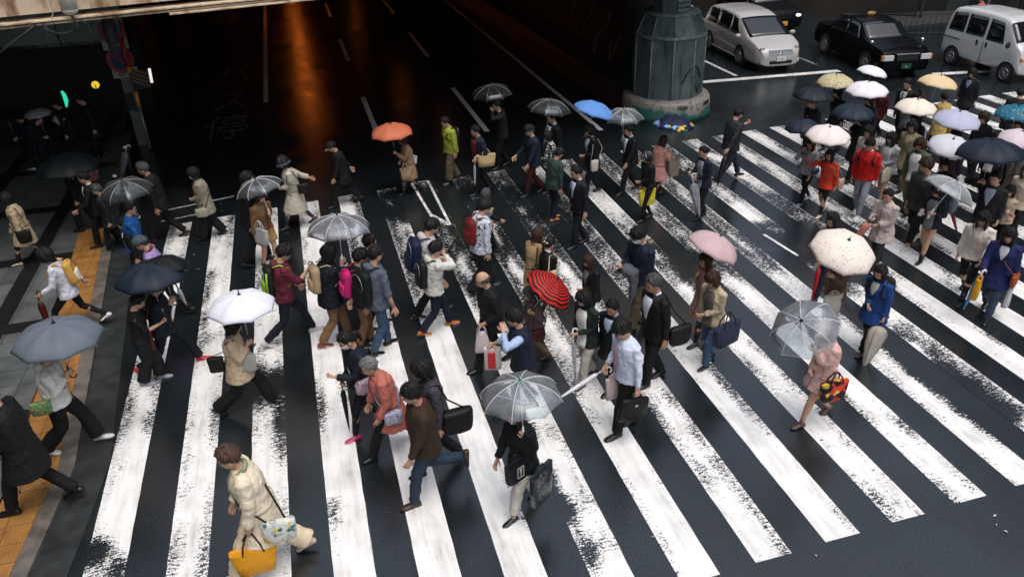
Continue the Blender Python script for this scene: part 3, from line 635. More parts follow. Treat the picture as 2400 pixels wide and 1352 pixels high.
def head_pt(th,ph,off=0):
    d=Vector((math.sin(ph)*math.cos(th),math.sin(ph)*math.sin(th),math.cos(ph)))
    x,y,z=(.096+off)*d.x,(.076+off)*d.y,(.118+off)*d.z
    if d.z<0:
        t=-d.z; y*=1-.30*t**1.4
        if d.x<0: x*=1-.38*t
        else: x+=.010*math.exp(-((t-.8)/.2)**2)*d.x
    elif d.x<0: x*=1.06
    if d.x>.45 and off<.004:
        x-=.007*(d.x-.45)/.55
        x+=.021*math.exp(-(d.y/.15)**2)*(math.exp(-((d.z+.20)/.12)**2)+.35*math.exp(-((d.z+.02)/.12)**2))
        x-=.007*math.exp(-((abs(d.y)-.36)/.16)**2)*math.exp(-((d.z-.04)/.10)**2)
        x+=.004*math.exp(-((d.z-.2)/.1)**2)
        x+=.005*math.exp(-(d.y/.3)**2)*math.exp(-((d.z+.47)/.07)**2)
    return Vector((x,y,z))
HSTY={ # front hairline, side, back (degrees from the crown), volume, drop length, drop start angle
 'short':(52,86,122,.024,0,0),'fringe':(74,92,124,.028,0,0),'crop':(50,82,118,.012,0,0),'bob':(74,98,118,.030,.07,42),'bob2':(70,98,118,.028,.12,48),
 'long':(60,98,118,.022,.26,52),'long2':(72,98,118,.024,.34,46),'bun':(50,84,120,.018,0,0),'pony':(54,84,120,.014,0,0),'bald':(96,96,122,.008,0,0),'messy':(66,92,126,.030,0,0),'curl':(62,100,124,.034,.06,50)}
def hair_mesh(mb,style,T,rng):
    f,s,bk,vol,drop,dst=HSTY[style]; nu=44; nph=11; ndr=5 if drop else 0
    cols=[]
    for i in range(nu):
        th=2*math.pi*i/nu; a=abs(math.degrees(th) if th<=math.pi else math.degrees(2*math.pi-th))
        if a<38: e=f
        elif a<80: e=lerp(f,s,sm(38,75,a))
        else: e=lerp(s,bk,sm(85,150,a))
        st=0
        if style=='bald':
            if a<62: cols.append(None); continue
            st=72
        e+=rng.uniform(-2,2); clump=1+.28*math.sin(th*9+rng.random()*1.2)+rng.uniform(-.18,.18)
        col=[]
        for j in range(nph+1):
            ph=R(lerp(st,e,j/nph)); edge=1-.75*(j/nph)**4 if not(drop and a>dst) else 1
            if style=='bald': edge*=min(1,j/3+.3)
            col.append(head_pt(th,max(ph,.001),.004+.88*vol*clump*edge*(1 if j<nph else .6 if not(drop and a>dst) else 1)))
        if ndr:
            k=sm(dst-8,dst+10,a); b0=col[-1].copy()
            for j in range(1,ndr+1):
                t=j/ndr; q=b0.copy(); q.z-=drop*t*k*(1+.08*rng.uniform(-1,1)); 
                q.y*=1-.22*t*t; q.x=q.x*(1-.05*t)-.012*t
                if drop>.2 and a<100: q.y*=.9; q.x+=.01
                if k<.3: q=b0*(1-.02*t)
                col.append(q)
        l=col[-1]; col.append(Vector((l.x*.86,l.y*.86,l.z+.004)))
        cols.append(col)
    n=len([c for c in cols if c][0]); idx={}
    for i,c in enumerate(cols):
        if c: idx[i]=len(mb.v); mb.v+=[tuple(T@p) for p in c]
    for i in range(nu):
        k=(i+1)%nu
        if i in idx and k in idx:
            for j in range(n-1): mb.f.append((idx[i]+j,idx[i]+j+1,idx[k]+j+1,idx[k]+j)); mb.m.append(0)
    keys=list(idx)
    for q in range(110 if style!='bald' else 30):
        i=rng.choice(keys); j=rng.randint(1,n-3); p0=cols[i][j]; p1=cols[i][j+1]; dn=(p1-p0); 
        if dn.length<1e-5: continue
        dn.normalize(); out=Vector((p0.x,p0.y,p0.z*.6)).normalized(); sd_=Vector((rng.uniform(-1,1),rng.uniform(-1,1),rng.uniform(-.4,.4)))*.5
        L2=rng.uniform(.018,.042)*(1.3 if style in('messy','curl') else 1)
        a=p0-out*.004; b_=p0+(dn+sd_*.5).normalized()*L2*.6+out*rng.uniform(.002,.008); c_=p0+(dn+sd_).normalized()*L2+out*rng.uniform(-.004,.008)
        mb.tube([T@a,T@b_,T@c_],[(.004,.008),(.003,.007),(.0008,.0015)],4,cap=(0,0))
    if style=='bun': mb.ell(T@Vector((-.125,0,.0)),(.042,.045,.04),12,8)
    if style=='pony': mb.tube([T@Vector(p) for p in ((-.10,0,.03),(-.145,0,.0),(-.15,0,-.08),(-.135,0,-.16))],[.02,.03,.028,.01],8)
def ik(a,b,l1,l2,pole):
    d=b-a; ln=d.length; mx=(l1+l2)*.995
    if ln>mx: d=d*(mx/ln); b=a+d; ln=mx
    x=(l1*l1-l2*l2+ln*ln)/(2*ln); h=math.sqrt(max(0,l1*l1-x*x)); u=d/ln; p=Vector(pole); p=(p-u*p.dot(u))
    p.normalize(); return a+u*x+p*h,b
def hand(mb,w,d,nrm,curl,side,sc,mi=0,thumbcurl=.3):
    d=d.normalized(); nrm=(nrm-d*nrm.dot(d)).normalized(); lat=d.cross(nrm)*side   # lat points to the thumb side
    def P(a,b,c): return w+d*(a*sc)+lat*(b*sc)+nrm*(c*sc)
    mb.tube([P(-.03,0,0),P(.0,0,0),P(.045,.002,0),P(.082,0,.0),P(.09,0,0)],[(.021*sc,.026*sc),(.017*sc,.028*sc),(.014*sc,.040*sc),(.012*sc,.038*sc),(.006*sc,.030*sc)],8,mi,up=nrm)
    for k,(ln,off) in enumerate(((.070,.029),(.078,.010),(.073,-.010),(.058,-.029))):
        p=P(.078,off,0); a=0; pts=[p]; dd=d
        for sgm in (.42,.32,.26):
            a+=curl*(1 if sgm!=.42 else .8)*(1+.08*k); dr=d*math.cos(a)+nrm*math.sin(a); p=p+dr*(ln*sgm*sc); pts.append(p)
        mb.tube(pts,[.0095*sc,.0088*sc,.008*sc,.0055*sc],6,mi)
    t0=P(.02,.028,.004); t1=t0+(d*.62+lat*.68+nrm*.2)*(.038*sc); dr=(d*.85+lat*(.35-thumbcurl)+nrm*(.2+thumbcurl)).normalized(); t2=t1+dr*.028*sc; t3=t2+(dr+nrm*thumbcurl).normalized()*.02*sc
    mb.tube([t0,t1,t2,t3],[.013*sc,.011*sc,.009*sc,.006*sc],6,mi)
ARM={'d':(.02,.235,.78),'f':(.24,.20,.86),'b':(-.27,.24,.86),'ff':(.34,.19,.98),'bb':(-.38,.25,.98),'p':(.34,.07,1.15),'pl':(.38,.10,1.28),'u':(.27,.10,1.16),'uh':(.25,.12,1.32),'c':(.22,.0,1.02),'g':(.16,.19,.98),'m':(.17,.03,1.47),'x':(.19,-.13,1.12),'k':(.07,.22,.82),'h':(.02,.26,.72),'e':(.10,.12,1.60),'o':(.42,.22,1.12)}
PEOPLE=[]
class Ctx: pass
def P(label,head,foot=None,H=1.63,yaw=180,st=.26,ph=1,lean=5,hp=12,hy=0,sex='f',hair=('bob','k'),top=('jacket','#444444',.84),bot=('trousers','#101114'),shoe='#0c0c0d',Lh='d',Rh='d',hat=None,mask=0,shirt=None,tie=None,skin=None,kick=0,glasses=0,hood=None,collar=0,scarf=None,grip='',bodyscale=1.0,group='people crossing the zebra crossing',pat=None,c2=None,sole=None,sleeve=1.0,cuff=None,bob=0,shade=1,straps=None,legs_c=None,cat='person',umb=None,side='R'):
    rng=random.Random(len(PEOPLE)*131+7)
    near=(head or umb['apex'])[1]>430
    vox=.0155 if near else .02
    yw=R(yaw)
    def geo(H):
        s=H/1.70; Lg=.405*s; hipw=.088*s
        fa=st*s; ba=-st*1.05*s
        lift=.075*s+.30*max(0,st-.05)*s*.55
        AF=Vector((fa,0,.075*s)); AB=Vector((ba,0,lift))
        if kick: AB=Vector((-.42*s,0,.42*s))
        hz=.905*s
        for A in (AF,AB) if not kick else (AF,): hz=min(hz,math.sqrt(max(.01,(Lg*2*.99)**2-A.x**2))+A.z)
        drop=.905*s-hz
        return s,Lg,hipw,AF,AB,hz,drop
    ln=R(lean)
    def mkU(s,drop):
        def U(x,y,z):  # z in 1.7 m figure units
            z0=.92
            k=sm(.80,1.02,z)*ln; zz=z-z0
            if zz>0: X=x*math.cos(k)+zz*math.sin(k); Z=z0+zz*math.cos(k)-x*math.sin(k)
            else: X=x; Z=z
            return Vector((X*s,y*s,Z*s-drop))
        return U
    hr=Matrix.Rotation(R(hy),3,'Z')@Matrix.Rotation(R(hp)+ln*.5,3,'Y')
    def headC(s,U): return U(.012,0,1.475)+hr@Vector((.012,0,.112))*s
    def topz(H):
        s,_,_,_,_,_,drop=geo(H); U=mkU(s,drop); c=headC(s,U)+Vector((0,0,.143*s)); return c
    rot=Matrix.Rotation(yw,3,'Z')
    if umb:
        tx=umb.get('tilt',(0,0)); ax=Vector((tx[0],tx[1],1)).normalized(); ul=umb.get('len',.76)
        if head is None:
            s0=H/1.7; q=ARM['u']; q=rot@Vector((q[0]*s0+math.sin(ln)*.25*s0,(1 if side=='L' else -1)*q[1]*s0,q[2]*s0))
            z=q.z+ul*ax.z; ap=at(umb['apex'][0],umb['apex'][1],z); pp=ap-ax*ul-q; hh=Vector((pp.x,pp.y,0))+rot@topz(H); head=proj(hh); foot=None
    if foot:
        best=None
        for i in range(50):
            h=1.42+.01*i; q=at(*foot)+rot@topz(h); px=proj(q); e=abs(px[1]-head[1])+.25*abs(px[0]-head[0])
            if best is None or e<best[0]: best=(e,h)
        H=best[1]
    t=rot@topz(H); p0=at(head[0],head[1],t.z); pos=Vector((p0.x-t.x,p0.y-t.y,0))
    if pos.x<kx(pos.y)-.05 and pos.y<60: # on the raised pavement
        p0=at(head[0],head[1],t.z+KH); pos=Vector((p0.x-t.x,p0.y-t.y,KH))
    s,Lg,hipw,AF,AB,hz,drop=geo(H); U=mkU(s,drop); hc=headC(s,U)
    MW=Matrix.Translation(pos)@Matrix.Rotation(yw,4,'Z')
    PR=PROF[sex]
    sw=(.166 if sex=='f' else .188)
    front_left=ph>0; legs={}
    for sd,A in ((1,AF if front_left else AB),(-1,AB if front_left else AF)):
        hip=Vector((0,sd*hipw,hz)); ank=Vector((A.x,sd*hipw*.75,A.z)); knee,ank=ik(hip,ank,Lg,Lg,(1,sd*.1,.15)); legs[sd]=(hip,knee,ank,A is AB)
    arms={}; ap=None
    if umb:
        q=ARM['u']; sg=1 if side=='L' else -1
        ideal=pos+rot@Vector((q[0]*s+math.sin(ln)*.25*s,sg*q[1]*s,q[2]*s-drop)); shw=pos+rot@U(0,sg*sw,1.365); best=None
        for i in range(60):
            z=1.6+.015*i; a_=at(umb['apex'][0],umb['apex'][1],z); h_=a_-ax*ul; e=(h_-ideal).length+2*max(0,(h_-shw).length-.50*s)+.25*abs(z-1.98)
            if best is None or e<best[0]: best=(e,a_,h_)
        ap=best[1]; hp_=rot.inverted()@(best[2]-pos)
        tgt_=Vector(hp_)
        v=tgt_-U(0,sg*sw,1.365)
        if side=='L': Lh='u'
        else: Rh='u'
    for sd,code in ((1,Lh),(-1,Rh)):
        tx=ARM[code] if isinstance(code,str) else code
        sh=U(0,sd*sw,1.365); tgt=Vector((tx[0]*s,sd*tx[1]*s,tx[2]*s-drop)); 
        if tx[2]>.95 or 1: tgt.x+=math.sin(ln)*max(0,tx[2]-.92)*s
        if ap and sd==sg: tgt=tgt_-(tgt_-sh).normalized()*.07*s
        pole=(-.8,sd*.5,-.9) if not(isinstance(code,str) and code in('e','m','uh')) else (.1,sd*.9,-.7)
        elb,wr=ik(sh,tgt,.275*s,.245*s,pole); arms[sd]=(sh,elb,wr)
    sk=skin or SKIN
    # ---- body: one mesh
    b=MB(); bs=.93
    rs=[]
    for z in (.80,.86,.95,1.05,1.15,1.25,1.32,1.37,1.41,1.44):
        rx,ry=tab(PR,z); rs.append([U(rx*.86*math.cos(a)-.004,ry*.86*math.sin(a),z) for a in np.linspace(0,2*math.pi,13)[:-1]])
    b.rings(rs)
    nr=.058 if sex=='m' else .048
    b.tube([U(-.012,0,1.38),U(-.006,0,1.44),hc+hr@Vector((-.02,0,-.06))*s,hc+hr@Vector((-.015,0,-.02))*s],[nr*1.35*s,nr*s,nr*.97*s,nr*.9*s],14)
    for sd,(sh,elb,wr) in arms.items():
        b.tube([sh-Vector((0,sd*.03,0)),sh,sh.lerp(elb,.5),elb,elb.lerp(wr,.35),wr],[.045*s,.048*s,.041*s,.035*s,.034*s,.024*s],9)
        d=(wr-elb).normalized(); code=Lh if sd>0 else Rh
        up=isinstance(code,str) and code in('p','pl','u','uh','c','m','g','k','h','o')
        nrm=Vector((0,-sd,0)) if abs(d.y)<.8 else Vector((1,0,0)) 
        if isinstance(code,str) and code in('p','pl'): nrm=Vector((0,-sd*.4,1)) 
        hand(b,wr+d*.012,d,nrm,1.05 if up else .38,1 if sd>0 else -1,s*(.95 if sex=='f' else 1.05),thumbcurl=.35 if up else .1)
    for sd,(hip,knee,ank,_) in legs.items():
        b.tube([hip+Vector((0,0,.02)),hip.lerp(knee,.3),knee,knee.lerp(ank,.3),knee.lerp(ank,.75),ank],[.078*s,.074*s,.052*s,.054*s,.036*s,.033*s],11)
    # head
    nu,nv=30,24; T=Matrix.Translation(hc)@(hr@Matrix.Diagonal((s*HS,s*HS,s*HS))).to_4x4()
    hv=[T@head_pt(2*math.pi*i/nu,math.pi*j/nv) for j in range(1,nv) for i in range(nu)]
    o0=len(b.v); b.v+=[tuple(v) for v in hv]
    for j in range(nv-2):
        for i in range(nu): k=(i+1)%nu; b.f.append((o0+j*nu+i,o0+(j+1)*nu+i,o0+(j+1)*nu+k,o0+j*nu+k)); b.m.append(0)
    for z,base in ((0,0),(math.pi,(nv-2)*nu)):
        i0=len(b.v); b.v.append(tuple(T@head_pt(0,z)))
        for i in range(nu):
            k=(i+1)%nu; b.f.append((i0,o0+base+i,o0+base+k) if z==0 else (i0,o0+base+k,o0+base+i)); b.m.append(0)
    T3=T.to_3x3()
    for sd in (1,-1):
        b.ell(T@Vector((.0845,sd*.030,.006)),(.006,.013,.0055),8,5,1,T3)
        b.tube([T@Vector((.090,sd*.014,.026)),T@Vector((.091,sd*.032,.031)),T@Vector((.080,sd*.048,.024))],.0035*s,5,1)
        b.ell(T@Vector((-.004,sd*.077,-.008)),(.017,.008,.029),8,6,0,T3@Matrix.Rotation(sd*.25,3,'Z'))
    b.ell(T@Vector((.0905,0,-.052)),(.006,.021,.0065),8,5,2,T3)
    body=b.build('person',[sk,EYE,LIP],mw=MW); tag(body,label,cat,group)
    c=Ctx(); c.body=body; c.MW=MW; c.s=s; c.U=U; c.drop=drop; c.arms=arms; c.legs=legs; c.hc=hc; c.T=T; c.pos=pos; c.rot=rot; c.sw=sw; c.H=H; c.label=label; c.yaw=yw; c.PR=PR; c.hz=hz
    PEOPLE.append(c)
    c.umb=None
    if umb:
        hw=MW@(arms[sg][2]+(arms[sg][2]-arms[sg][1]).normalized()*.07*s)
        c.umb=(ap,hw-(ap-hw).normalized()*.0)
    # ---- hair
    hk=hair[1]
    if hat and hair[0] in('short','fringe','messy','crop'): hs=('crop',hk)
    else: hs=hair
    mb=MB(); hair_mesh(mb,hs[0],T,rng); mb.build('hair',hairmat(hk),body)
    # ---- lower garment
    kind=bot[0]; bc=bot[1]
    if kind=='jeans': q_=hexc(bc); m__=sum(q_)/3; bc=tuple(round(lerp(x,m__,.35)*.85,4) for x in q_)
    bp=bot[2] if len(bot)>2 else None
    shorts_z=None
    if kind in('trousers','wide','leggings','jeans','shorts','stockings','rolled'):
        th={'trousers':.016,'wide':.038,'leggings':.004,'jeans':.012,'shorts':.03,'stockings':.002,'rolled':.02}[kind]
        mb=MB(); rs=[]
        for z in (.79,.84,.90,.96,1.02):
            rx,ry=tab(PR,z); k=1.0 if z>.82 else .8; rs.append([U((rx*k*.95+th*.3)*math.cos(a),(ry*k*.95+th*.3)*math.sin(a),z) for a in np.linspace(0,2*math.pi,15)[:-1]])
        mb.rings(rs)
        for sd,(hip,knee,ank,bk) in legs.items():
            e=.97 if kind not in('rolled','shorts') else (.82 if kind=='rolled' else 0)
            fl={'wide':.055,'trousers':.024,'jeans':.016,'leggings':.0,'stockings':0,'rolled':.018,'shorts':.03}[kind]
            if kind=='shorts': mb.tube([hip+Vector((0,0,.03)),hip.lerp(knee,.4),hip.lerp(knee,.72)],[(.09+th)*s,(.088+th)*s,(.092+th)*s],12)
            else:
                end=knee.lerp(ank,e); sag=Vector((-.012*s if bk else 0,0,0))
                mb.tube([hip+Vector((0,0,.03)),hip.lerp(knee,.35),knee+sag*.3,knee.lerp(ank,.4)+sag,end+sag],[(.084+th*.8)*s,(.080+th*.8)*s,(.056+th)*s,(.052+th*.6+fl*.5)*s,(.040+th*.3+fl)*s],12)
        o=mb.build({'leggings':'leggings','stockings':'stockings','shorts':'shorts','jeans':'jeans'}.get(kind,'trousers'),cloth(bc,bp),body)
        soften(o,vox,.014 if kind in('leggings','stockings') else .03,2,.010 if kind!='stockings' else 0)
    elif kind in('skirt','longskirt','midi'):
        zb={'skirt':.50,'longskirt':.24,'midi':.38}[kind]; mb=MB(); rs=[]
        spread=abs(legs[1][1].x-legs[-1][1].x)/s
        for z in np.linspace(zb,1.02,9):
            rx,ry=tab(PR,max(z,.86)); t=max(0,.9-z)/.5
            cx=.5*(legs[1][1].x+legs[-1][1].x)/s*min(1,t*1.1)
            kx_=rx+.01+spread*.42*min(1.1,t)+.015*t; ky=ry+.012+.035*t
            rs.append([U(cx+kx_*math.cos(a)*(1+.05*t*math.sin(a*7)),ky*math.sin(a)*(1+.05*t*math.sin(a*7+1)),z) for a in np.linspace(0,2*math.pi,29)[:-1]])
        o=mb.build('skirt',cloth(bc,bp),body); soften(o,vox,.02,1,.006)
        if legs_c:
            for sd,(hip,knee,ank,_) in legs.items():
                mb=MB(); mb.tube([hip,hip.lerp(knee,.3),knee,knee.lerp(ank,.3),knee.lerp(ank,.75),ank],[.082*s,.079*s,.057*s,.059*s,.041*s,.038*s],11); mb.build('stocking',cloth(legs_c),body)
    # ---- shoes
    shm=mat('shoe',shoe,.38,noisy=.2,nscale=30); som=mat('sole',sole or '#151515',.6)
    for sd,(hip,knee,ank,bk) in legs.items():
        mb=MB(); pitch=0
        if bk: pitch=min(1.0,(ank.z-.075*s)/(.13*s)) if not kick else 1.5
        Rm=Matrix.Rotation(pitch,3,'Y')
        base=ank
        rs=[]; fs_=s*(.93 if sex=='f' else 1.04)
        for x,w,h,zo in ((-.078,.012,.02,.01),(-.07,.027,.06,.002),(-.04,.034,.082,0),(0,.035,.088,0),(.04,.038,.068,0),(.09,.045,.05,0),(.13,.042,.042,0),(.16,.030,.034,.004),(.175,.010,.02,.01)):
            ring=[]
            for a in np.linspace(0,2*math.pi,13)[:-1]:
                yy=w*math.cos(a); zz=zo+(h-zo)*(.5+.5*math.sin(a)) if math.sin(a)>0 else zo+(h-zo)*.5*(1-min(1,-math.sin(a)*1.6))
                v=Vector((x,yy,zz-.075))*fs_; ring.append(base+Rm@v)
            rs.append(ring)
        n0=len(mb.f); mb.rings(rs)
        for fi in range(n0,len(mb.f)):
            zz=[((Rm.inverted()@(Vector(mb.v[i])-base))/fs_).z+.075 for i in mb.f[fi]]
            if sum(zz)/len(zz)<.020: mb.m[fi]=1
        if bodyscale==2: mb.tube([ank+Vector((0,0,-.02)),ank+(knee-ank)*.35],[.045*s,.052*s],10)
        mb.build('shoe',[shm,som],body)
    # ---- upper garment
    tk=top[0]; tcol=top[1]; hem=top[2] if len(top)>2 else {'coat':.52,'jacket':.82,'suit':.79,'shirt':.86,'sweater':.84,'cardigan':.80,'hoodie':.82,'vest':.84,'tee':.84}[tk]
    tp=pat; th={'coat':.032,'jacket':.026,'suit':.022,'shirt':.010,'sweater':.018,'cardigan':.018,'hoodie':.026,'vest':.03,'tee':.008}[tk]
    spread=abs(legs[1][0].lerp(legs[1][1],.6).x-legs[-1][0].lerp(legs[-1][1],.6).x)/s
    cxk=.5*(legs[1][1].x+legs[-1][1].x)/s
    mb=MB(); rs=[]; N=26
    zs=sorted(set([hem,hem+.05,.86,.93,1.0,1.08,1.15,1.22,1.28,1.33,1.365,1.39,1.42,1.445]+([.66,.72,.78] if hem<.62 else [.80] if hem<.78 else [])))
    zs=[z for z in zs if z>=hem]
    def trc(z,a,extra=0):
        rx,ry=tab(PR,z); t=max(0,.88-z)/.38
        fl=.035*t if tk=='coat' else .02*t
        ex=1.0
        if 1.2<z<1.38: ex=1+.0*1
        return (cxk*t*.45+(rx+th+extra+fl+spread*.30*t)*math.cos(a),(ry+th+extra+fl)*math.sin(a))
    for z in zs:
        rs.append([U(*trc(z,a),z) for a in np.linspace(0,2*math.pi,N+1)[:-1]])
    mb.rings(rs)
    for sd,(sh,elb,wr) in arms.items():
        k=1 if tk!='vest' else .0
        r=(.050+th*.9)*s
        if tk=='vest': mb.tube([sh-Vector((0,sd*.07*s,0)),sh+Vector((0,sd*.012,-.01))],[r*1.05,r*1.05],10); continue
        full=[sh-Vector((0,sd*.06*s,-.0)),sh+Vector((0,0,.004)),sh.lerp(elb,.5),elb,elb.lerp(wr,.4),elb.lerp(wr,.93)]
        rr=[r*1.0,r*1.05,r*.93,r*.82,r*.76,r*.62+(.012*s if tk=='coat' else 0)]
        if sleeve<1:
            if sleeve<.5: full=full[:3]+[sh.lerp(elb,.75)]; rr=rr[:3]+[r*.95]
            else: full=full[:4]+[elb.lerp(wr,.25)]; rr=rr[:4]+[r*.85]
        mb.tube(full,rr,12)
    if tk=='hoodie' or hood:
        mb.ell(U(-.095,0,1.425),(.065*s,.105*s,.075*s),14,9)
    if tk in('coat','jacket','cardigan') :
        mb.tube([U(.045,.068,1.40),U(-.02,.078,1.45),U(-.065,.0,1.465),U(-.02,-.078,1.45),U(.045,-.068,1.40)],.018*s,8)
    names={'coat':'coat','jacket':'jacket','suit':'suit_jacket','shirt':'shirt','sweater':'sweater','cardigan':'cardigan','hoodie':'hooded_top','vest':'vest','tee':'t_shirt'}
    o=mb.build(names[tk],cloth(tcol,tp,.75 if tk!='suit' else .65,c2),body)
    soften(o,vox,{'coat':.034,'jacket':.034,'suit':.026,'shirt':.034,'sweater':.03,'cardigan':.034,'hoodie':.04,'vest':.035,'tee':.03}[tk],3 if tk!='suit' else 2,.014)
    c.top=o
    def patch(name,z0,z1,w0,w1,m,out=.020,k=8,a0=0):
        mb=MB(); rows=[]
        for j in range(k+1):
            z=lerp(z0,z1,j/k); w=lerp(w0,w1,j/k); row=[]
            for i in range(7):
                a=a0+w*(i/3-1); row.append(U(*trc(max(z,.6),a,out),z))
            rows.append(row)
        rows2=[[p-Vector((.012,0,0)) for p in r] for r in rows]
        mb.rings([r+q[::-1] for r,q in zip(rows,rows2)])
        return mb.build(name,m,body)
    if shirt:
        if tk=='suit' or tk=='coat' : patch('shirt',1.415,1.10 if tk=='suit' else 1.2,.46,.03,cloth(shirt),.010)
        else: patch('shirt',1.40,hem+.01,.55,.42,cloth(shirt),.014,12)
        mb=MB(); mb.tube([U(.052,.02,1.405),U(.03,.055,1.435),U(-.03,.062,1.455),U(-.055,0,1.465),U(-.03,-.062,1.455),U(.03,-.055,1.435),U(.052,-.02,1.405)],[(.016*s,.010*s)]*7,8); mb.build('shirt_collar',cloth(shirt),body)
    elif collar or tk=='shirt':
        mb=MB(); mb.tube([U(.052,.02,1.405),U(.03,.055,1.435),U(-.03,.062,1.455),U(-.055,0,1.465),U(-.03,-.062,1.455),U(.03,-.055,1.435),U(.052,-.02,1.405)],[(.018*s,.010*s)]*7,8); mb.build('collar',cloth(collar if isinstance(collar,str) else tcol),body)
    if tie: 
        mb=MB(); zz=[1.405,1.37,1.2,1.02 if tk=='shirt' else 1.10]; ww=[.016,.012,.024,.030]
        mb.tube([U(trc(z,0,.030)[0],0,z) for z in zz],[(.006*s,w*s) for w in ww],8,up=(1,0,0)); mb.build('tie',cloth(tie),body)
    if scarf:
        mb=MB(); mb.tube([U(.06,.03,1.39),U(.02,.085,1.42),U(-.05,.07,1.45),U(-.075,0,1.46),U(-.05,-.07,1.45),U(.02,-.085,1.42),U(.07,-.02,1.38),U(.15,.02,1.25),U(.15,.03,1.08)],[.03*s]*7+[.034*s,.026*s],10); o=mb.build('scarf',cloth(scarf),body); soften(o,.016,.02,2)
    if tk in('coat','jacket','hoodie','cardigan') and not shirt:
        dk=tuple(x*.35+.002 for x in hexc(tcol)); mb=MB(); zz=[1.38,1.3,1.2,1.1,1.0,.92,max(hem+.01,.80)]+([hem+.02] if hem<.74 else [])
        mb.tube([U(trc(z,0,.012)[0],trc(z,0,.012)[1]+.006*math.sin(z*9),z) for z in zz],[(.004,.007)]*len(zz),5,up=(1,0,0)); mb.build('placket',cloth(dk),body)
    if tk=='coat' and shirt is None and sex=='f' and hem<.6:
        mb=MB(); ring=[U(*trc(.985,a_,.012),.985) for a_ in np.linspace(0,2*math.pi,25)]; mb.tube(ring,[(.020,.006)]*25,6,up=(0,0,1),cap=(0,0)); mb.build('belt',cloth(tuple(x*.75 for x in hexc(tcol))),body)
    if tk in('suit','coat','jacket') :
        for sd in (1,-1):
            mb=MB(); mb.tube([U(*trc(.93,sd*a_,.016),.93-.01*i_) for i_,a_ in enumerate((.5,.75,1.0))],[(.014,.005)]*3,5,up=(0,0,1)); mb.build('pocket_flap',cloth(tuple(x*.7 for x in hexc(tcol))),body)
    # ---- head wear
    def shell(f,sd_,bk,off,name,m,flat=1):
        mb=MB(); nu=30; rows=[]
        for j in range(9):
            row=[]
            for i in range(nu):
                th_=2*math.pi*i/nu; a=abs(math.degrees(th_) if th_<=math.pi else math.degrees(2*math.pi-th_)); e=lerp(f,bk,sm(30,140,a)) if sd_ is None else (lerp(f,sd_,sm(20,80,a)) if a<90 else lerp(sd_,bk,sm(90,160,a)))
                q=head_pt(th_,max(.001,R(e)*j/8),.0045+off); q.z*=flat; row.append(T@q)
            rows.append(row)
        rows.append([T@((T.inverted()@p)*.93) for p in rows[-1]]); mb.rings(rows,0,(1,0)); return mb,mb
    if hat:
        hcol=hat if hat not in('beanie','flat','cap','beret','bucket') else None
    if hat:
        kindh,colh=(hat[:2] if isinstance(hat,tuple) else (hat,'#222a2c')); m=cloth(colh)
        if kindh=='beanie': mb,_=shell(64,84,108,.022,'',m); mb.build('beanie',m,body)
        elif kindh=='beret': mb,_=shell(62,80,96,.034,'',m); mb.build('beret',m,body)
        elif kindh=='bucket':
            mb,_=shell(72,84,92,.022,'',m); rs=[]
            for k,(r_,z_) in enumerate(((1,.02),(1.22,-.0),(1.45,-.022),(1.42,-.03),(1.0,.008))): rs.append([T@Vector((.112*r_*math.cos(a),.095*r_*math.sin(a),z_)) for a in np.linspace(0,2*math.pi,31)[:-1]])
            mb.rings(rs,0,(0,0)); mb.build('hat',m,body)
        else:
            mb,_=shell(62,76,86,.022 if kindh=='cap' else .030,'',m,.97); h_=mb.build('cap',m,body)
            colb=hat[2] if isinstance(hat,tuple) and len(hat)>2 else colh; mb=MB(); top_r=[]; L_=.085 if kindh=='cap' else .045
            P0=[(.085+L_*math.cos(a)*1.0 if True else 0,.075*math.sin(a)) for a in np.linspace(-math.pi/2,math.pi/2,11)]
            up_=[T@Vector((x,y,.045-.25*max(0,x-.085)-.9*y*y*1.5)) for x,y in P0]; dn_=[p-Vector((0,0,.008)) for p in up_]
            n_=len(up_); mb.add(up_+dn_,[tuple(range(n_)),tuple(range(2*n_-1,n_-1,-1))]+[(i,i+n_,i+1+n_,i+1) for i in range(n_-1)]); mb.build('brim',cloth(colb),body)
    if mask:
        mb=MB(); rows=[]
        for j in range(6):
            rows.append([T@head_pt(a,R(lerp(92,146,j/5)),.0055+.010*math.exp(-((a)/.5)**2)*math.sin(math.pi*min(1,j/5+.15))) for a in np.linspace(-1.15,1.15,13)])
        rows2=[[p-(T3@Vector((.004,0,0))) for p in r] for r in rows]
        mb.rings([r+q[::-1] for r,q in zip(rows,rows2)]); mb.tube([T@Vector((.05,.075,-.02)),T@Vector((-.005,.083,.0))],.002,4); mb.tube([T@Vector((.05,-.075,-.02)),T@Vector((-.005,-.083,.0))],.002,4)
        mb.build('face_mask',mat('mask_white',(.72,.74,.76),.8),body)
    if glasses:
        mb=MB()
        for sd in (1,-1):
            mb.tube([T@Vector((.097,sd*(.030+.020*math.cos(a)),.004+.015*math.sin(a))) for a in np.linspace(0,2*math.pi,13)],.0022,4)
            mb.tube([T@Vector((.095,sd*.050,.008)),T@Vector((.0,sd*.082,.006))],.0022,4)
        mb.tube([T@Vector((.098,-.010,.006)),T@Vector((.098,.010,.006))],.0022,4); mb.build('glasses',mat('dark_frame',(.01,.01,.01),.3),body)
    return c
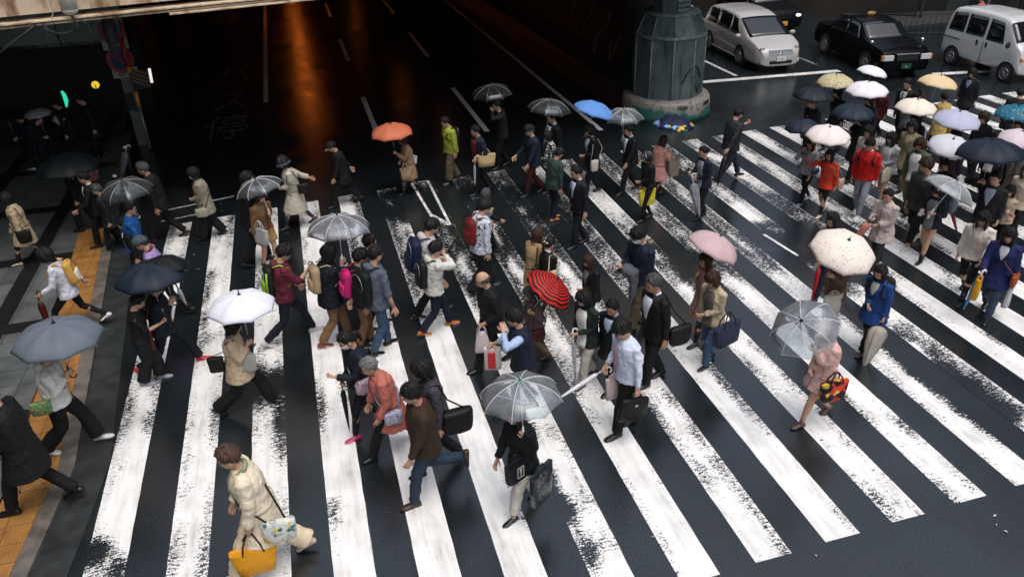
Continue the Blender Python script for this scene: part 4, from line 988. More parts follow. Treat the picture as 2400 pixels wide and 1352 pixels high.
# ------------------------------------------------------------------ things people carry
def wp(c,v): return c.MW@Vector(v)
def wrist(c,side): # hand centre in the person's own frame
    sh,e,w=c.arms[1 if side=='L' else -1]; return w+(w-e).normalized()*.07*c.s
def loc(c,x,y,z): return c.U(x,y,z)
VINYL={}
def vinyl(tint=(.88,.92,.96),haze=.14):
    k=(tint,haze)
    if k in VINYL: return VINYL[k]
    m,n,b=newmat('clear_vinyl'); n.nodes.remove(b); out=n.nodes['Material Output']
    tr=nd(n,'ShaderNodeBsdfTransparent'); tr.inputs[0].default_value=(*tint,1)
    df=nd(n,'ShaderNodeBsdfDiffuse'); df.inputs[0].default_value=(.75,.78,.82,1); tl=nd(n,'ShaderNodeBsdfTranslucent'); tl.inputs[0].default_value=(.75,.78,.82,1)
    gl=nd(n,'ShaderNodeBsdfGlossy'); gl.inputs['Roughness'].default_value=.12
    a=nd(n,'ShaderNodeMixShader'); a.inputs[0].default_value=.5; L(n,df.outputs[0],a.inputs[1]); L(n,tl.outputs[0],a.inputs[2])
    lw=nd(n,'ShaderNodeLayerWeight',Blend=.3); r=nd(n,'ShaderNodeMapRange'); r.inputs[3].default_value=haze; r.inputs[4].default_value=haze*2.1+.05; L(n,lw.outputs['Facing'],r.inputs[0])
    g=nd(n,'ShaderNodeNewGeometry'); t=nd(n,'ShaderNodeTexNoise',Scale=9,Detail=4); L(n,g.outputs['Position'],t.inputs[0])
    mm=nd(n,'ShaderNodeMapRange'); mm.inputs[1].default_value=.35; mm.inputs[2].default_value=.65; mm.inputs[3].default_value=.75; mm.inputs[4].default_value=1.15; L(n,t.outputs[0],mm.inputs[0])
    mu=nd(n,'ShaderNodeMath',_operation='MULTIPLY'); L(n,r.outputs[0],mu.inputs[0]); L(n,mm.outputs[0],mu.inputs[1])
    x=nd(n,'ShaderNodeMixShader'); L(n,mu.outputs[0],x.inputs[0]); L(n,tr.outputs[0],x.inputs[1]); L(n,a.outputs[0],x.inputs[2])
    fr=nd(n,'ShaderNodeFresnel',IOR=1.35); x2=nd(n,'ShaderNodeMixShader'); L(n,fr.outputs[0],x2.inputs[0]); L(n,x.outputs[0],x2.inputs[1]); L(n,gl.outputs[0],x2.inputs[2])
    L(n,x2.outputs[0],out.inputs[0]); VINYL[k]=m; return m
def brolly_cloth(col,pat=None,c2=None):
    m=cloth(col,pat,.55,c2)
    if not m.get('tl'):
        m['tl']=1; n=m.node_tree; b=n.nodes['Principled BSDF']; out=n.nodes['Material Output']
        t=nd(n,'ShaderNodeBsdfTranslucent'); src=b.inputs['Base Color'].links[0].from_socket; L(n,src,t.inputs[0]); x=nd(n,'ShaderNodeMixShader'); x.inputs[0].default_value=.16
        L(n,b.outputs[0],x.inputs[1]); L(n,t.outputs[0],x.inputs[2]); L(n,x.outputs[0],out.inputs[0])
        for q in n.nodes:
            if q.type=='BUMP': q.inputs['Strength'].default_value=.08
            if q.type=='MAP_RANGE' and abs(q.inputs[3].default_value-.82)<.01: q.inputs[3].default_value=.96; q.inputs[4].default_value=1.02
    return m
SHAFT=mat('umbrella_shaft',(.45,.46,.47),.3,metal=.6); BLKP=mat('black_plastic',(.012,.012,.013),.35); WHP=mat('white_plastic',(.75,.76,.78),.35)
def umbrella(label,apex,wpx,hand=None,col='#eeeeee',pat=None,c2=None,clear=None,shaft=.74,depth=.42,nr=8,handle=None,tip=BLKP,grip=None,lace=0,up=None,reach=None,group='open umbrellas',rib=None,spin=0):
    """apex: picture point of the tip, wpx: canopy width in the picture, hand: world point of the holding hand"""
    d=ray(*apex).normalized(); o=CAM
    if isinstance(hand,tuple): ap,hand=hand; up=None
    elif hand is not None:
        m_=o-hand; bq=m_.dot(d); cq=m_.dot(m_)-shaft*shaft; disc=bq*bq-cq
        if disc>0:
            ts=[-bq-math.sqrt(disc),-bq+math.sqrt(disc)]; ps=[o+d*t for t in ts]; ap=max(ps,key=lambda p:p.z)
            if reach is not None: ap=ps[reach]
        else:
            ap=o+d*(-bq); ap=hand+(ap-hand).normalized()*shaft
    else:
        ap=at(apex[0],apex[1],up or 2.0); hand=ap-Vector((0,0,shaft))
    if up: ap=at(apex[0],apex[1],up)
    ax=(ap-hand).normalized(); sh=(ap-hand).length
    dist=(ap-CAM).dot(CF); Rr=wpx/2*dist/FPX
    Mw=Matrix.Translation(ap)@(zframe(ax,(math.cos(spin+.3),math.sin(spin+.3),0))).to_4x4()
    root=bpy.data.objects.new('umbrella',None); COL.objects.link(root); root.matrix_world=Mw; root.empty_display_size=.1; tag(root,label,'umbrella',group)
    H_=Rr*depth*1.15; mb=MB(); NA=nr*6; nrw=9; rows=[]
    def pt(t,a,off=0):
        # rib profile: a bowed arc that steepens to the edge
        k=((a*nr/(2*math.pi))%1.0); sag=math.sin(math.pi*k)
        r=Rr*math.sin(t*1.28)/math.sin(1.28)*(1-.075*sag*t**2.2*1.0); z=-H_*(1-math.cos(t*1.28))/(1-math.cos(1.28))-.0*sag
        z-=Rr*.075*sag*t*(1-t)*2; z+=.02*Rr*sag*t**3
        return Vector((r*math.cos(a),r*math.sin(a),z+off))
    for j in range(1,nrw+1): rows.append([pt(j/nrw,2*math.pi*i/NA) for i in range(NA)])
    if lace: rows[-1]=[p*(1+.02*(i%2)) for i,p in enumerate(rows[-1])]; rows[-1]=[Vector((p.x,p.y,p.z-.018*(i%2))) for i,p in enumerate(rows[-1])]
    rows.insert(0,[Vector((.006*math.cos(2*math.pi*i/NA),.006*math.sin(2*math.pi*i/NA),0)) for i in range(NA)])
    mb.rings(rows,0,(1,0))
    mm=vinyl(*clear) if clear is not None else brolly_cloth(col,pat,c2)
    cn=mb.build('canopy',mm,root)
    so_=cn.modifiers.new('s','SOLIDIFY'); so_.thickness=.003; so_.offset=-1
    if clear is None:  # soft crease along every rib
        pass
    rm=rib or (WHP if clear is not None else SHAFT)
    ribs_=MB()
    for k in range(nr):
        a=2*math.pi*k/nr; q=MB(); q.tube([pt(t,a,.004 if clear is not None else -.008) for t in np.linspace(.03,1.01,8)],.003,5); p1=pt(.5,a,-.008); q.tube([p1,Vector((.01*math.cos(a),.01*math.sin(a),-H_*1.0-.04))],.003,4); q.ell(pt(1.01,a),(.008,.008,.008),6,4)
        if clear is not None: q.build('rib',rm,root)
        else: q.build('rib',rm,root)
    q=MB(); q.cyl((0,0,0),(0,0,-sh+.02),.0055,8); q.build('shaft',SHAFT if clear is None else WHP,root)
    q=MB(); q.tube([(0,0,.004),(0,0,.07)],[.009,.006],8); q.ell((0,0,0),(.03,.03,.008),10,5); q.build('ferrule',tip,root)
    hm=handle or (WHP if clear is not None else BLKP); q=MB()
    pts=[(0,0,-sh+.09),(0,0,-sh-.02),(0,0,-sh-.07)]+[(.035-.035*math.cos(a),0,-sh-.07-.035*math.sin(a)) for a in np.linspace(.3,math.pi*1.05,7)]
    q.tube(pts,.011,8); q.build('handle',hm,root)
    return root
def folded(label,top,tip,col='#cfd6dc',clear=None,width=.05,handle=None,group='folded umbrellas',limp=0,cat='umbrella',n='folded_umbrella'):
    """top: world point of the hand, tip: world point of the other end"""
    top=Vector(top); tip=Vector(tip); ax=(tip-top).normalized(); ln=.80
    if (tip-top).length<.35: tip=top+ax*.75
    ln=(tip-top).length
    Mw=Matrix.Translation(top)@zframe(ax,(1,0,0)).to_4x4()
    root=bpy.data.objects.new(n,None); COL.objects.link(root); root.matrix_world=Mw; root.empty_display_size=.1; tag(root,label,cat,group)
    mb=MB(); rs=[]; N=24
    for t,w in ((.12,.25),(.16,.75),(.24,1.0),(.5,.85),(.75,.5),(.93,.22),(.97,.1)):
        rs.append([Vector((width*w*(1+(.32 if limp else .18)*math.cos(a*8))*math.cos(a),width*w*(1+(.32 if limp else .18)*math.cos(a*8))*math.sin(a)*(.6 if limp else 1),ln*t)) for a in np.linspace(0,2*math.pi,N+1)[:-1]])
    mb.rings(rs); mb.build('canopy',vinyl(*clear) if clear is not None else cloth(col,None,.5),root)
    q=MB(); q.cyl((0,0,0),(0,0,ln),.006,8); q.build('shaft',SHAFT,root)
    q=MB(); q.tube([(0,0,.08),(0,0,-.02),(0,0,-.06)]+[(.035-.035*math.cos(a),0,-.06-.035*math.sin(a)) for a in np.linspace(.3,math.pi*1.05,7)],.012,8); q.build('handle',handle or WHP,root)
    return root
def bagroot(c,v,name,label,cat,group,rz=0,ry=0,rx=0):
    root=bpy.data.objects.new(name,None); COL.objects.link(root); root.empty_display_size=.1
    root.matrix_world=c.MW@Matrix.Translation(Vector(v))@Matrix.Rotation(R(rz),4,'Z')@Matrix.Rotation(R(ry),4,'Y')@Matrix.Rotation(R(rx),4,'X'); return tag(root,label,cat,group)
def sbox(w,d,h,n=4,p=3.2,zt=1.0,zb=.9,m=None):
    """soft box: rings of a superellipse from z=-h to z=0, x width w, y depth d"""
    rs=[]
    for t,k in ((0,.55),(.04,.9),(.15,1),(.5,1.02),(.85,.99),(.97,.93),(1,.6)):
        f=lerp(zb,zt,t)*k; ring=[]
        for a in np.linspace(0,2*math.pi,25)[:-1]:
            ca,sa=math.cos(a),math.sin(a); r=(abs(ca)**p+abs(sa)**p)**(-1/p); ring.append(Vector((w/2*f*r*ca,d/2*f*r*sa*(1 if t<.9 else .8),-h+h*t)))
        rs.append(ring)
    return rs
def cbox(w,d,h,zt,zb):
    rs=[]
    for t,k in ((0,.93),(.02,1),(.5,1),(.96,1),(1,.985),(.99,.90)):
        f=lerp(zb,zt,t)*k; ring=[]
        for a in np.linspace(0,2*math.pi,25)[:-1]:
            ca,sa=math.cos(a),math.sin(a); r=(abs(ca)**7+abs(sa)**7)**(-1/7); ring.append(Vector((w/2*f*r*ca,d/2*k*r*sa*(1 if t<.6 else .75),-h+h*t)))
        rs.append(ring)
    return rs
def tote(label,c,v,w=.34,h=.32,d=.10,col='#c9a86a',pat=None,c2=None,hl=.2,hcol=None,rz=0,ry=0,rx=0,name='tote_bag',cat='bag',group='bags carried across the crossing',zt=1.05,zb=.85,rough=.6,hold=None,mark=None):
    """v: person-frame point where the handles meet (the hand or shoulder)"""
    root=bagroot(c,v,name,label,cat,group,rz,ry,rx)
    mb=MB(); rs=cbox(w,d,h,zt,zb) if name in('tote_bag','carrier_bag','paper_bag','shopping_bag','handbag') else sbox(w,d,h,zt=zt,zb=zb); rs=[[p-Vector((0,0,hl)) for p in r] for r in rs]; mb.rings(rs); b=mb.build('bag_body',cloth(col,pat,rough,c2),root)
    dsp=b.modifiers.new('d','DISPLACE'); dsp.texture=TEX; dsp.texture_coords='GLOBAL'; dsp.strength=.015; dsp.mid_level=.5
    for sd in (1,-1):
        mb=MB(); mb.tube([(w*.25,sd*d*.35,-hl-.03),(w*.2,sd*d*.3,-hl*.6),(w*.06,sd*.008,0.0),(-w*.06,sd*.008,0.0),(-w*.2,sd*d*.3,-hl*.6),(-w*.25,sd*d*.35,-hl-.03)],.008 if not hcol else .010,6); mb.build('handle',cloth(hcol or col,None,rough),root)
    return root
def shoulderbag(label,c,side=1,w=.32,h=.24,d=.11,col='#14130f',pat=None,c2=None,x=-.05,z=.98,scol=None,name='shoulder_bag',cross=0,y=.25,group='bags carried across the crossing',rough=.5,cat='bag',rz=0):
    root=bagroot(c,c.U(x,side*y,z),name,label,cat,group,rz)
    inv=root.matrix_world.inverted()
    mb=MB(); mb.rings(sbox(w*c.s,d*c.s,h*c.s)); b=mb.build('bag_body',cloth(col,pat,rough,c2),root)
    dsp=b.modifiers.new('d','DISPLACE'); dsp.texture=TEX; dsp.texture_coords='GLOBAL'; dsp.strength=.02; dsp.mid_level=.5
    ss=(-1 if cross else 1)*side; mb=MB(); ex=.028
    if cross: pts=[(x+.08,side*y,z-.02),(.155,side*.10,1.12),(.13,-side*.06,1.3),(.03,-side*.12,1.435),(-.10,-side*.07,1.35),(-.155,side*.08,1.14),(x-.08,side*y,z-.02)]
    else: pts=[(x+.10,side*y,z-.02),(.11,side*(y-.04),1.2),(.03,side*.14,1.435),(-.08,side*.14,1.40),(-.14,side*(y-.04),1.2),(x-.10,side*y,z-.02)]
    mb.tube([inv@(c.MW@(c.U(*p))) for p in pts],[(.004,.012)]*len(pts),6); mb.build('strap',cloth(scol or col,None,.5),root)
    return root
def backpack(label,c,col='#101418',w=.30,h=.44,d=.16,trim=None,pat=None,c2=None,z=1.40,scol=None,x=-.135,pocket=None,group='backpacks worn on the crossing',side=0,drop=0):
    ang=math.degrees(math.asin(max(-.9,min(.9,(c.U(0,0,1.3).x-c.U(0,0,1.0).x)/(.3*c.s)))))
    root=bagroot(c,c.U(x-d*.35,side*.08,z-drop),'backpack',label,'backpack',group,0,ang)
    inv=root.matrix_world.inverted(); s=c.s
    mb=MB(); mb.rings([[Vector((p.y,p.x,p.z)) for p in r] for r in sbox(w*s,d*s,h*s,p=2.6,zt=.86,zb=1.0)]); b=mb.build('pack_body',cloth(col,pat,.6,c2),root)
    dsp=b.modifiers.new('d','DISPLACE'); dsp.texture=TEX; dsp.texture_coords='GLOBAL'; dsp.strength=.02; dsp.mid_level=.5
    mb=MB(); mb.rings([[Vector((p.y-d*s*.48,p.x,p.z-h*s*.45)) for p in r] for r in sbox(w*s*.74,d*s*.35,h*s*.45,p=2.6)]); mb.build('front_pocket',cloth(pocket or trim or col,None,.6),root)
    mb=MB(); mb.tube([Vector((-d*s*.52,w*s*.40*math.cos(a),-h*s*(.42-.36*math.sin(a)))) for a in np.linspace(0,math.pi,11)],.0045,4); mb.build('zip',SHAFT if col[1:3]<'20' else BLKP,root)
    mb=MB(); mb.tube([Vector((-d*s*.2,.03,-.01)),Vector((-d*s*.25,.015,.03)),Vector((-d*s*.25,-.015,.03)),Vector((-d*s*.2,-.03,-.01))],.007,5); mb.build('grab_handle',cloth(scol or col,None,.6),root)
    for sd in (1,-1):
        mb=MB(); pts=[(-.14,sd*.09,1.42),(-.04,sd*.12,1.452),(.07,sd*.13,1.40),(.145,sd*.135,1.28),(.13,sd*.16,1.20),(.05,sd*.20,1.13),(-.10,sd*.17,1.10)]
        mb.tube([inv@(c.MW@(c.U(*p))) for p in pts],[(.006,.022)]*5+[(.004,.012),(.003,.006)],6); mb.build('strap',cloth(scol or trim or col,None,.6),root)
    if trim:
        for sd in (1,-1):
            mb=MB(); mb.tube([Vector((-d*s*.3,sd*w*s*.44,-.05)),Vector((-d*s*.35,sd*w*s*.47,-h*s*.5)),Vector((-d*s*.3,sd*w*s*.46,-h*s*.93))],.016,6)
            mb.build('trim',cloth(trim,None,.6),root)
    return root
def phone(label,c,side,col=(.012,.012,.014),scr=None,name='phone'):
    w=wrist(c,side); root=bagroot(c,w+Vector((.02,0,.03)),name,label,'phone','phones held by walkers',0,-35)
    mb=MB(); mb.box((-.005,-.034,-.06),(.005,.034,.075)); mb.build('case',mat('phone_case',col,.3),root,smooth=False,bevel=.003)
    mb=MB(); mb.box((-.0065,-.030,-.052),(-.0052,.030,.067)); mb.build('screen',mat('phone_screen',(.05,.06,.07),.15),root,smooth=False)
    return root
def briefcase(label,c,side,col='#0e0e10',w=.40,h=.30,d=.10,ry=0,name='briefcase'):
    v=wrist(c,side); root=bagroot(c,v,name,label,'bag','bags carried across the crossing',0,ry)
    mb=MB(); mb.rings([[p-Vector((0,0,.055)) for p in r] for r in sbox(w,d,h,p=5,zt=1,zb=1)]); mb.build('bag_body',cloth(col,None,.45),root)
    mb=MB(); mb.tube([(.08,0,-.06),(.075,0,-.015),(.05,0,.0),(-.05,0,.0),(-.075,0,-.015),(-.08,0,-.06)],.010,6); mb.build('handle',cloth(col,None,.45),root)
    mb=MB(); mb.box((-.02,-d/2-.004,-.16),(.02,-d/2+.01,-.13)); mb.box((-.02,d/2-.01,-.16),(.02,d/2+.004,-.13)); mb.build('clasp',SHAFT,root,smooth=False)
    return root
_P=P
def P(label,head,*a,umb=None,**k):
    c=_P(label,head,*a,umb=umb,**k)
    if umb: c.u=umbrella(umb['label'],umb['apex'],umb['w'],c.umb,**umb.get('k',{}))
    return c
def UM(label,apex,w,tilt=(0,0),**k): 
    ln=k.pop('len',.76); return dict(label=label,apex=apex,w=w,tilt=tilt,k=k,len=ln)
def closed(label,c,side,d=(0,0,-1),ln=.75,**k):
    h=wp(c,wrist(c,side)); return folded(label,h,h+c.rot@(Vector(d).normalized()*ln),**k)
NV='#1a2438'; BK='#0d0e11'; DJ='#1f2c40'; DG='#23272b'
# ================================================================ pavement, far left
c=P('woman in knee-length beige coat at the picture edge with a dark handbag',(8,452),(45,612),yaw=185,st=.28,hair=('bob','k'),top=('coat','#b6a285',.56),bot=('stockings','#1a1512'),shoe='#b9a48a',Lh='d',Rh='f')
shoulderbag('black rounded handbag hanging beside the knee-length beige coat',c,1,w=.30,h=.30,z=.95)
c=P('woman in short white jacket striding over the paving with a tan backpack',(100,582),(135,765),yaw=183,st=.42,lean=9,hair=('bob','k'),top=('jacket','#c9cdd6',.80),bot=('leggings',BK),shoe='#d8d8d8',Lh='ff',Rh='b')
backpack('tan yellow backpack with white fluffy front on a white jacket',c,col='#c79a4a',pocket='#d8d4c8',h=.40)
closed('dark red folded umbrella held by the woman in the white jacket',c,'L',(0.0,0,-1),.8,col='#4a1013',handle=BLKP)
c=P('man in black suit with white collar reaching forward, alone on the tiled paving',(190,402),(190,572),yaw=184,st=.2,sex='m',hair=('short','k'),top=('suit','#101216'),bot=('trousers','#0c0d10'),shirt='#cfd2d6',Lh='ff',Rh='d')
P('greying man in dark coat right behind the black suited man reaching forward',(222,432),(236,585),yaw=186,st=.2,sex='m',hair=('short','dg'),top=('coat','#15191a',.7),bot=('trousers',BK),Lh='d',Rh='d')
P('man in black suit and white collar stepping onto the yellow tactile strip',(283,512),(262,640),yaw=183,st=.25,lean=8,H=1.7,sex='m',hair=('short','k'),top=('suit','#0e1013'),bot=('trousers',BK),shirt='#d8dade',Lh='d',Rh='b')
c=P('man in bright blue jacket and glasses holding a clear umbrella, half hidden by dark figures',(300,472),None,H=1.68,yaw=5,st=.2,sex='m',hair=('short','k'),top=('jacket','#1b4f8f',.8),bot=('trousers',BK),Lh='u',Rh='f',glasses=1,side='L',umb=UM('clear umbrella tilted back over the man in the bright blue jacket',(286,424),122,(-.12,-.1),clear=((.75,.82,.86),.03),rib=SHAFT))
P('man with grey flat cap and glasses in a lilac shirt with red scarf',(325,553),None,H=1.66,yaw=182,st=.25,lean=14,hp=16,sex='m',hair=('crop','dg'),hat=('flat','#3c4a52'),top=('shirt','#8f7fae',.84),bot=('trousers',BK),glasses=1,scarf='#6e1c22',Lh='f')
c=P('older grey-haired man in black coat stepping forward beside the clear folded umbrella',(330,380),(375,560),yaw=176,st=.3,lean=8,sex='m',hair=('short','dg'),top=('coat','#121416',.75),bot=('trousers',BK),shoe='#3a1e14',Lh='d',skin=SKIN2)
folded('clear umbrella hanging folded with its curved handle up beside the bollards',at(296,348,1.15),at(284,418,.42),clear=((.7,.78,.8),.25),width=.07,limp=1,handle=WHP)
c=P('man in black polo shirt looking down at his phone, under a dark blue umbrella',(318,690),(340,893),yaw=2,st=.12,hp=26,sex='m',hair=('short','k'),top=('tee','#101216',.84),bot=('wide','#16191c'),shoe='#8f94a8',sole='#c8cad2',Lh='c',Rh='p',sleeve=.6,umb=UM('big dark navy umbrella with eight panels over the black polo shirt',(345,618),166,(-.02,.0),col='#1c2836',len=.8),side='L')
c=P('person in navy clothes with red and white sneakers taking a long stride',None,yaw=2,st=.42,sex='m',H=1.7,hair=('short','k'),top=('jacket','#141a26',.8),bot=('trousers','#10131a'),shoe='#b8282a',sole='#dddddd',Rh='u',Lh='d',umb=UM('black umbrella just behind the big dark navy one',(380,604),108,(0,0),col='#0f1418'))
folded('white umbrella folded shut, poking out behind the dark navy umbrella',at(415,672,1.15),at(438,716,.75),col='#c8ccd0',width=.03,handle=BLKP)
shoulderbag('reddish brown shoulder bag hanging behind the black polo shirt',c,-1,w=.2,h=.34,col='#5c2416',x=-.2)
c=P('person in white hooded top under a slate grey umbrella on the yellow strip',None,yaw=3,st=.30,sex='m',H=1.70,hair=('short','k'),top=('hoodie','#c9c9c2',.84),bot=('wide',BK),shoe='#d4d4d0',sole='#e6e6e4',Rh='u',Lh='d',cuff=1,umb=UM('wide slate grey umbrella nearest the camera on the pavement side',(125,757),202,(.02,.0),col='#68727e',len=.80))
shoulderbag('small green sling bag with brown strap on the white hooded top',c,-1,w=.26,h=.2,col='#137a50',pat='speck',c2='#c8a060',cross=1,scol='#7a3c20',x=-.14,z=1.05)
P('person in long black coat cut off by the picture edge, walking over the yellow tiles',(-42,905),(-8,1180),yaw=176,st=.3,sex='m',hair=('short','k'),top=('coat','#0f1113',.60),bot=('trousers',BK),Lh='f',Rh='d')
# dark figures at the entrance
_g=at(215,428); mb=MB(); mb.rings([[p+Vector((0,0,.42)) for p in r] for r in cbox(.46,.26,.40,1.05,.9)]); o=mb.build('bag',cloth('#8a1c16','speck',.5,'#b8b0a4')); o.location=(_g.x,_g.y,KH); tag(o,'red and white patterned bag standing on the dark paving behind the bollards','bag')
c=P('person with a blue plastic cover over the bag on their back in the dark entrance',(40,265),(45,395),yaw=170,st=.2,lean=10,sex='m',hair=('short','k'),top=('jacket','#11161c',.8),bot=('trousers','#1c2026'),shoe='#c8c8c8',Lh='c',umb=UM('black umbrella at the picture edge in the dark entrance',(12,258),80,(0,0),col='#12181a'),side='R')
tote('long bag wrapped in shiny blue-grey plastic at the dark entrance',c,c.U(-.16,.1,1.4),w=.26,h=.75,d=.12,col='#26303f',rough=.2,hl=.02)
c=P('dark figure below a small white umbrella edge in the entrance',(85,268),None,H=1.6,yaw=5,hair=('short','k'),top=('jacket','#0e1012',.8),umb=UM('dark umbrella with a shining white rim in the entrance',(84,256),60,(0,0),col='#9a9ea2'))
c=P('dark figure passing beneath the green light with a white bundle',(128,232),None,H=1.7,yaw=175,sex='m',hair=('short','k'),top=('coat','#101416',.7))
tote('white bundle under the arm of the figure beneath the green light',c,c.U(.12,.18,1.35),w=.26,h=.2,d=.12,col='#a8acb0',hl=.02,ry=40)
P('dark figure in long coat standing inside the station entrance',(185,222),None,H=1.7,yaw=200,st=.1,sex='m',hair=('short','k'),top=('coat','#14181a',.6))
umbrella('very dark wide umbrella low over the tiled paving beside the red patterned bag',(150,362),150,None,col='#182022',up=1.75)
P('dark figure beneath the very dark wide umbrella',(150,375),None,H=1.6,yaw=170,st=.2,sex='m',hair=('short','k'),top=('coat','#0d1012',.7))
# ================================================================ left end of the crossing
c=P('woman in black beret, white face mask and short beige trench coat',(450,393),(485,556),yaw=184,st=.22,hair=('bob','k'),hat=('beret','#17120f'),top=('coat','#8e8877',.68),bot=('wide',BK),mask=1,Lh='c',Rh='d')
shoulderbag('small beige and grey bag in front of the beret woman',c,1,w=.28,h=.2,col='#98927f',x=.1,z=.88,cross=1,scol='#4a4336')
P('man in black suit and white mask with white collar, next to the clear umbrella',(575,402),(582,628),yaw=8,st=.2,sex='m',hair=('short','k'),top=('suit','#0c0d10'),bot=('trousers',BK),mask=1,shirt='#d8dade',Rh='d')
c=P('person in brown jacket and tan shorts over black leggings with a white tote',(607,445),(600,626),yaw=-50,st=.12,hair=('bob','b'),top=('jacket','#705236',.90),bot=('shorts','#a07c4e'),shoe='#191512',Rh='d',Lh='u',umb=UM('clear umbrella with white ribs in front of the white-coated woman with grey hat',(598,420),112,(-.18,.05),clear=((.86,.92,.96),.07)),side='L')
tote('large plain white tote carried in front of tan shorts',c,c.U(.13,-.2,1.18),w=.40,h=.30,d=.08,col='#b9bab8',hl=.16,rz=0)
c=P('woman in dark bucket hat and cream jacket flinging one arm back',(660,366),(680,530),yaw=186,st=.3,lean=8,hair=('bob','k'),hat=('bucket','#39434a'),top=('coat','#b9b4a4',.46),bot=('stockings','#1f2a38'),shoe='#2a1a18',Lh='c',Rh=(-.42,.24,1.05))
shoulderbag('black shoulder bag under the arm of the bucket hat woman',c,1,w=.26,h=.22,x=-.2,z=1.12,col='#101010')
c=P('man in tan-peaked cap and long black coat walking with his head bowed',(775,331),(815,480),yaw=186,st=.32,lean=9,hp=26,sex='m',hair=('short','k'),hat=('cap','#191a1c','#b08a5c'),top=('coat','#0e0f11',.68),bot=('trousers',BK),Lh='f',Rh='b')
c=P('woman in long tan trench coat under the salmon umbrella',(943,318),(928,452),yaw=188,st=.25,hair=('bob','b'),top=('coat','#8c7258',.52),bot=('stockings',BK),shoe='#0c0c0c',bodyscale=2,Rh='c',umb=UM('faded salmon orange umbrella above the tan trench coat',(915,291),102,(-.02,.0),col='#cf7454',len=.7),side='L')
tote('light brown bag with dark back hanging on the tan trench coat',c,c.U(.16,.2,1.05),w=.24,h=.27,d=.10,col='#9a8668',hl=.12)
tote('white paper carrier behind the tan trench coat',c,c.U(-.16,-.1,1.1),w=.22,h=.18,d=.05,col='#b9bcc4',hl=.04)
c=P('man in lime green rain jacket and olive cargo trousers',(1042,274),(1052,424),yaw=196,st=.14,hp=22,sex='m',hair=('short','k'),top=('jacket','#98a23a',.82),bot=('wide','#5d5342'),shoe='#121212',sole='#d8d8d8',Lh='d',Rh='k')
backpack('thin black backpack on the lime green rain jacket',c,col='#0e1012',h=.36,w=.24,d=.1)
c=P('man in navy blazer over red sweater carrying a cream duffel bag',(1113,294),(1122,452),yaw=190,st=.2,sex='m',hair=('short','k'),top=('jacket','#141a2b',.80),bot=('trousers',BK),shirt='#6a1418',Lh='g',Rh='d')
tote('cream canvas duffel bag on the arm of the navy blazer',c,c.U(-.06,.24,1.22),w=.42,h=.26,d=.18,col='#b8a276',hl=.14,rz=-10)
closed('slim pale grey folded umbrella pointing at the road beside the cream duffel bag',c,'L',(.0,-.1,-1),.8,col='#b9bcc0',width=.025)
P('smoking man in black hooded top beneath a dark see-through umbrella',(1163,234),None,H=1.72,yaw=188,st=.15,sex='m',hair=('short','k'),top=('hoodie','#0d0d0f',.80),bot=('trousers','#0b0b0d'),shirt=None,Lh='m',Rh='u',umb=UM('dark see-through umbrella over the smoking man',(1150,200),97,(-.03,0),clear=((.55,.62,.66),.02),rib=SHAFT),side='R')
P('elderly man in black flat cap, navy jacket and dark red trousers',(1240,292),(1238,455),yaw=188,st=.22,sex='m',hair=('crop','g'),hat=('flat','#0f1416'),top=('jacket','#131b2c',.78),bot=('trousers','#3a1215'),Lh='f',Rh='ff',glasses=1,collar='#b9c4cc')
P('woman in black and white checked shawl with glasses',(1283,308),(1285,448),yaw=192,st=.16,hair=('bob','k'),top=('coat','#c9c9c9',.70),pat='check',c2='#15161a',bot=('jeans','#1b2634'),glasses=1,Lh='c',shirt='#1c222e')
c=P('suited man with loosened collar under a glossy clear umbrella near the white lane edge',(1292,262),None,H=1.74,yaw=190,st=.2,sex='m',hair=('short','k'),top=('suit','#0f1116'),bot=('trousers',BK),shirt='#c9cdd6',tie='#1c2238',Lh='k',umb=UM('glossy clear umbrella of the suited man beside the white lane edge',(1290,234),104,(.10,.0),clear=((.7,.78,.82),.03),rib=SHAFT),side='R')
P('man in dark green bomber jacket and tan desert boots seen from behind',(1310,346),(1300,515),yaw=20,st=.06,lean=8,hp=24,sex='m',hair=('short','k'),top=('jacket','#2a3a34',.80),bot=('trousers','#131a28'),shoe='#a87a50',bodyscale=2,Rh='d',Lh='d',skin=SKIN2)
c=P('man in dark suit and black tie walking straight through the middle of the crossing',(1350,388),(1330,575),yaw=190,st=.16,sex='m',hair=('short','k'),top=('suit','#0e121c'),bot=('trousers','#0e121c'),shirt='#c9cede',tie='#0c0e14',Lh='d',Rh='k')
c=P('person in black with a pale bag half hidden by the sky blue umbrella',(1382,292),None,H=1.66,yaw=190,st=.2,sex='f',hair=('bob','k'),top=('suit','#0d0e10',.76),bot=('trousers',BK),shirt='#9aa8b4',Lh='c',Rh='u',umb=UM('sky blue umbrella tilted low beside the teal pier',(1400,240),104,(.28,.12),col='#5f93d6'),side='R')
shoulderbag('pale slim bag on the person beneath the sky blue umbrella',c,1,w=.2,h=.26,col='#b0aba0',x=.1)
c=P('tall man in black suit and grey tie under a domed clear umbrella',(1473,292),(1455,450),yaw=190,st=.25,sex='m',hair=('short','k'),top=('suit','#0c0d11'),bot=('trousers',BK),shirt='#ccd2de',tie='#39475a',Lh='f',umb=UM('domed clear umbrella with white seams beside the sky blue one',(1462,256),95,(.0,.0),clear=((.8,.86,.9),.10)),side='R')
c=P('woman in long dusty pink coat seen from behind beneath the flowered umbrella',(1555,318),(1558,452),yaw=12,st=.18,hair=('long','b'),top=('coat','#b5837a',.55),bot=('stockings','#2a2020'),shoe='#2a2020',Lh='d',umb=UM('navy umbrella with a border of painted flowers in front of the pier',(1583,273),99,(.02,.0),col='#151d3a',pat='floral',c2='#7fa8d8'),side='R')
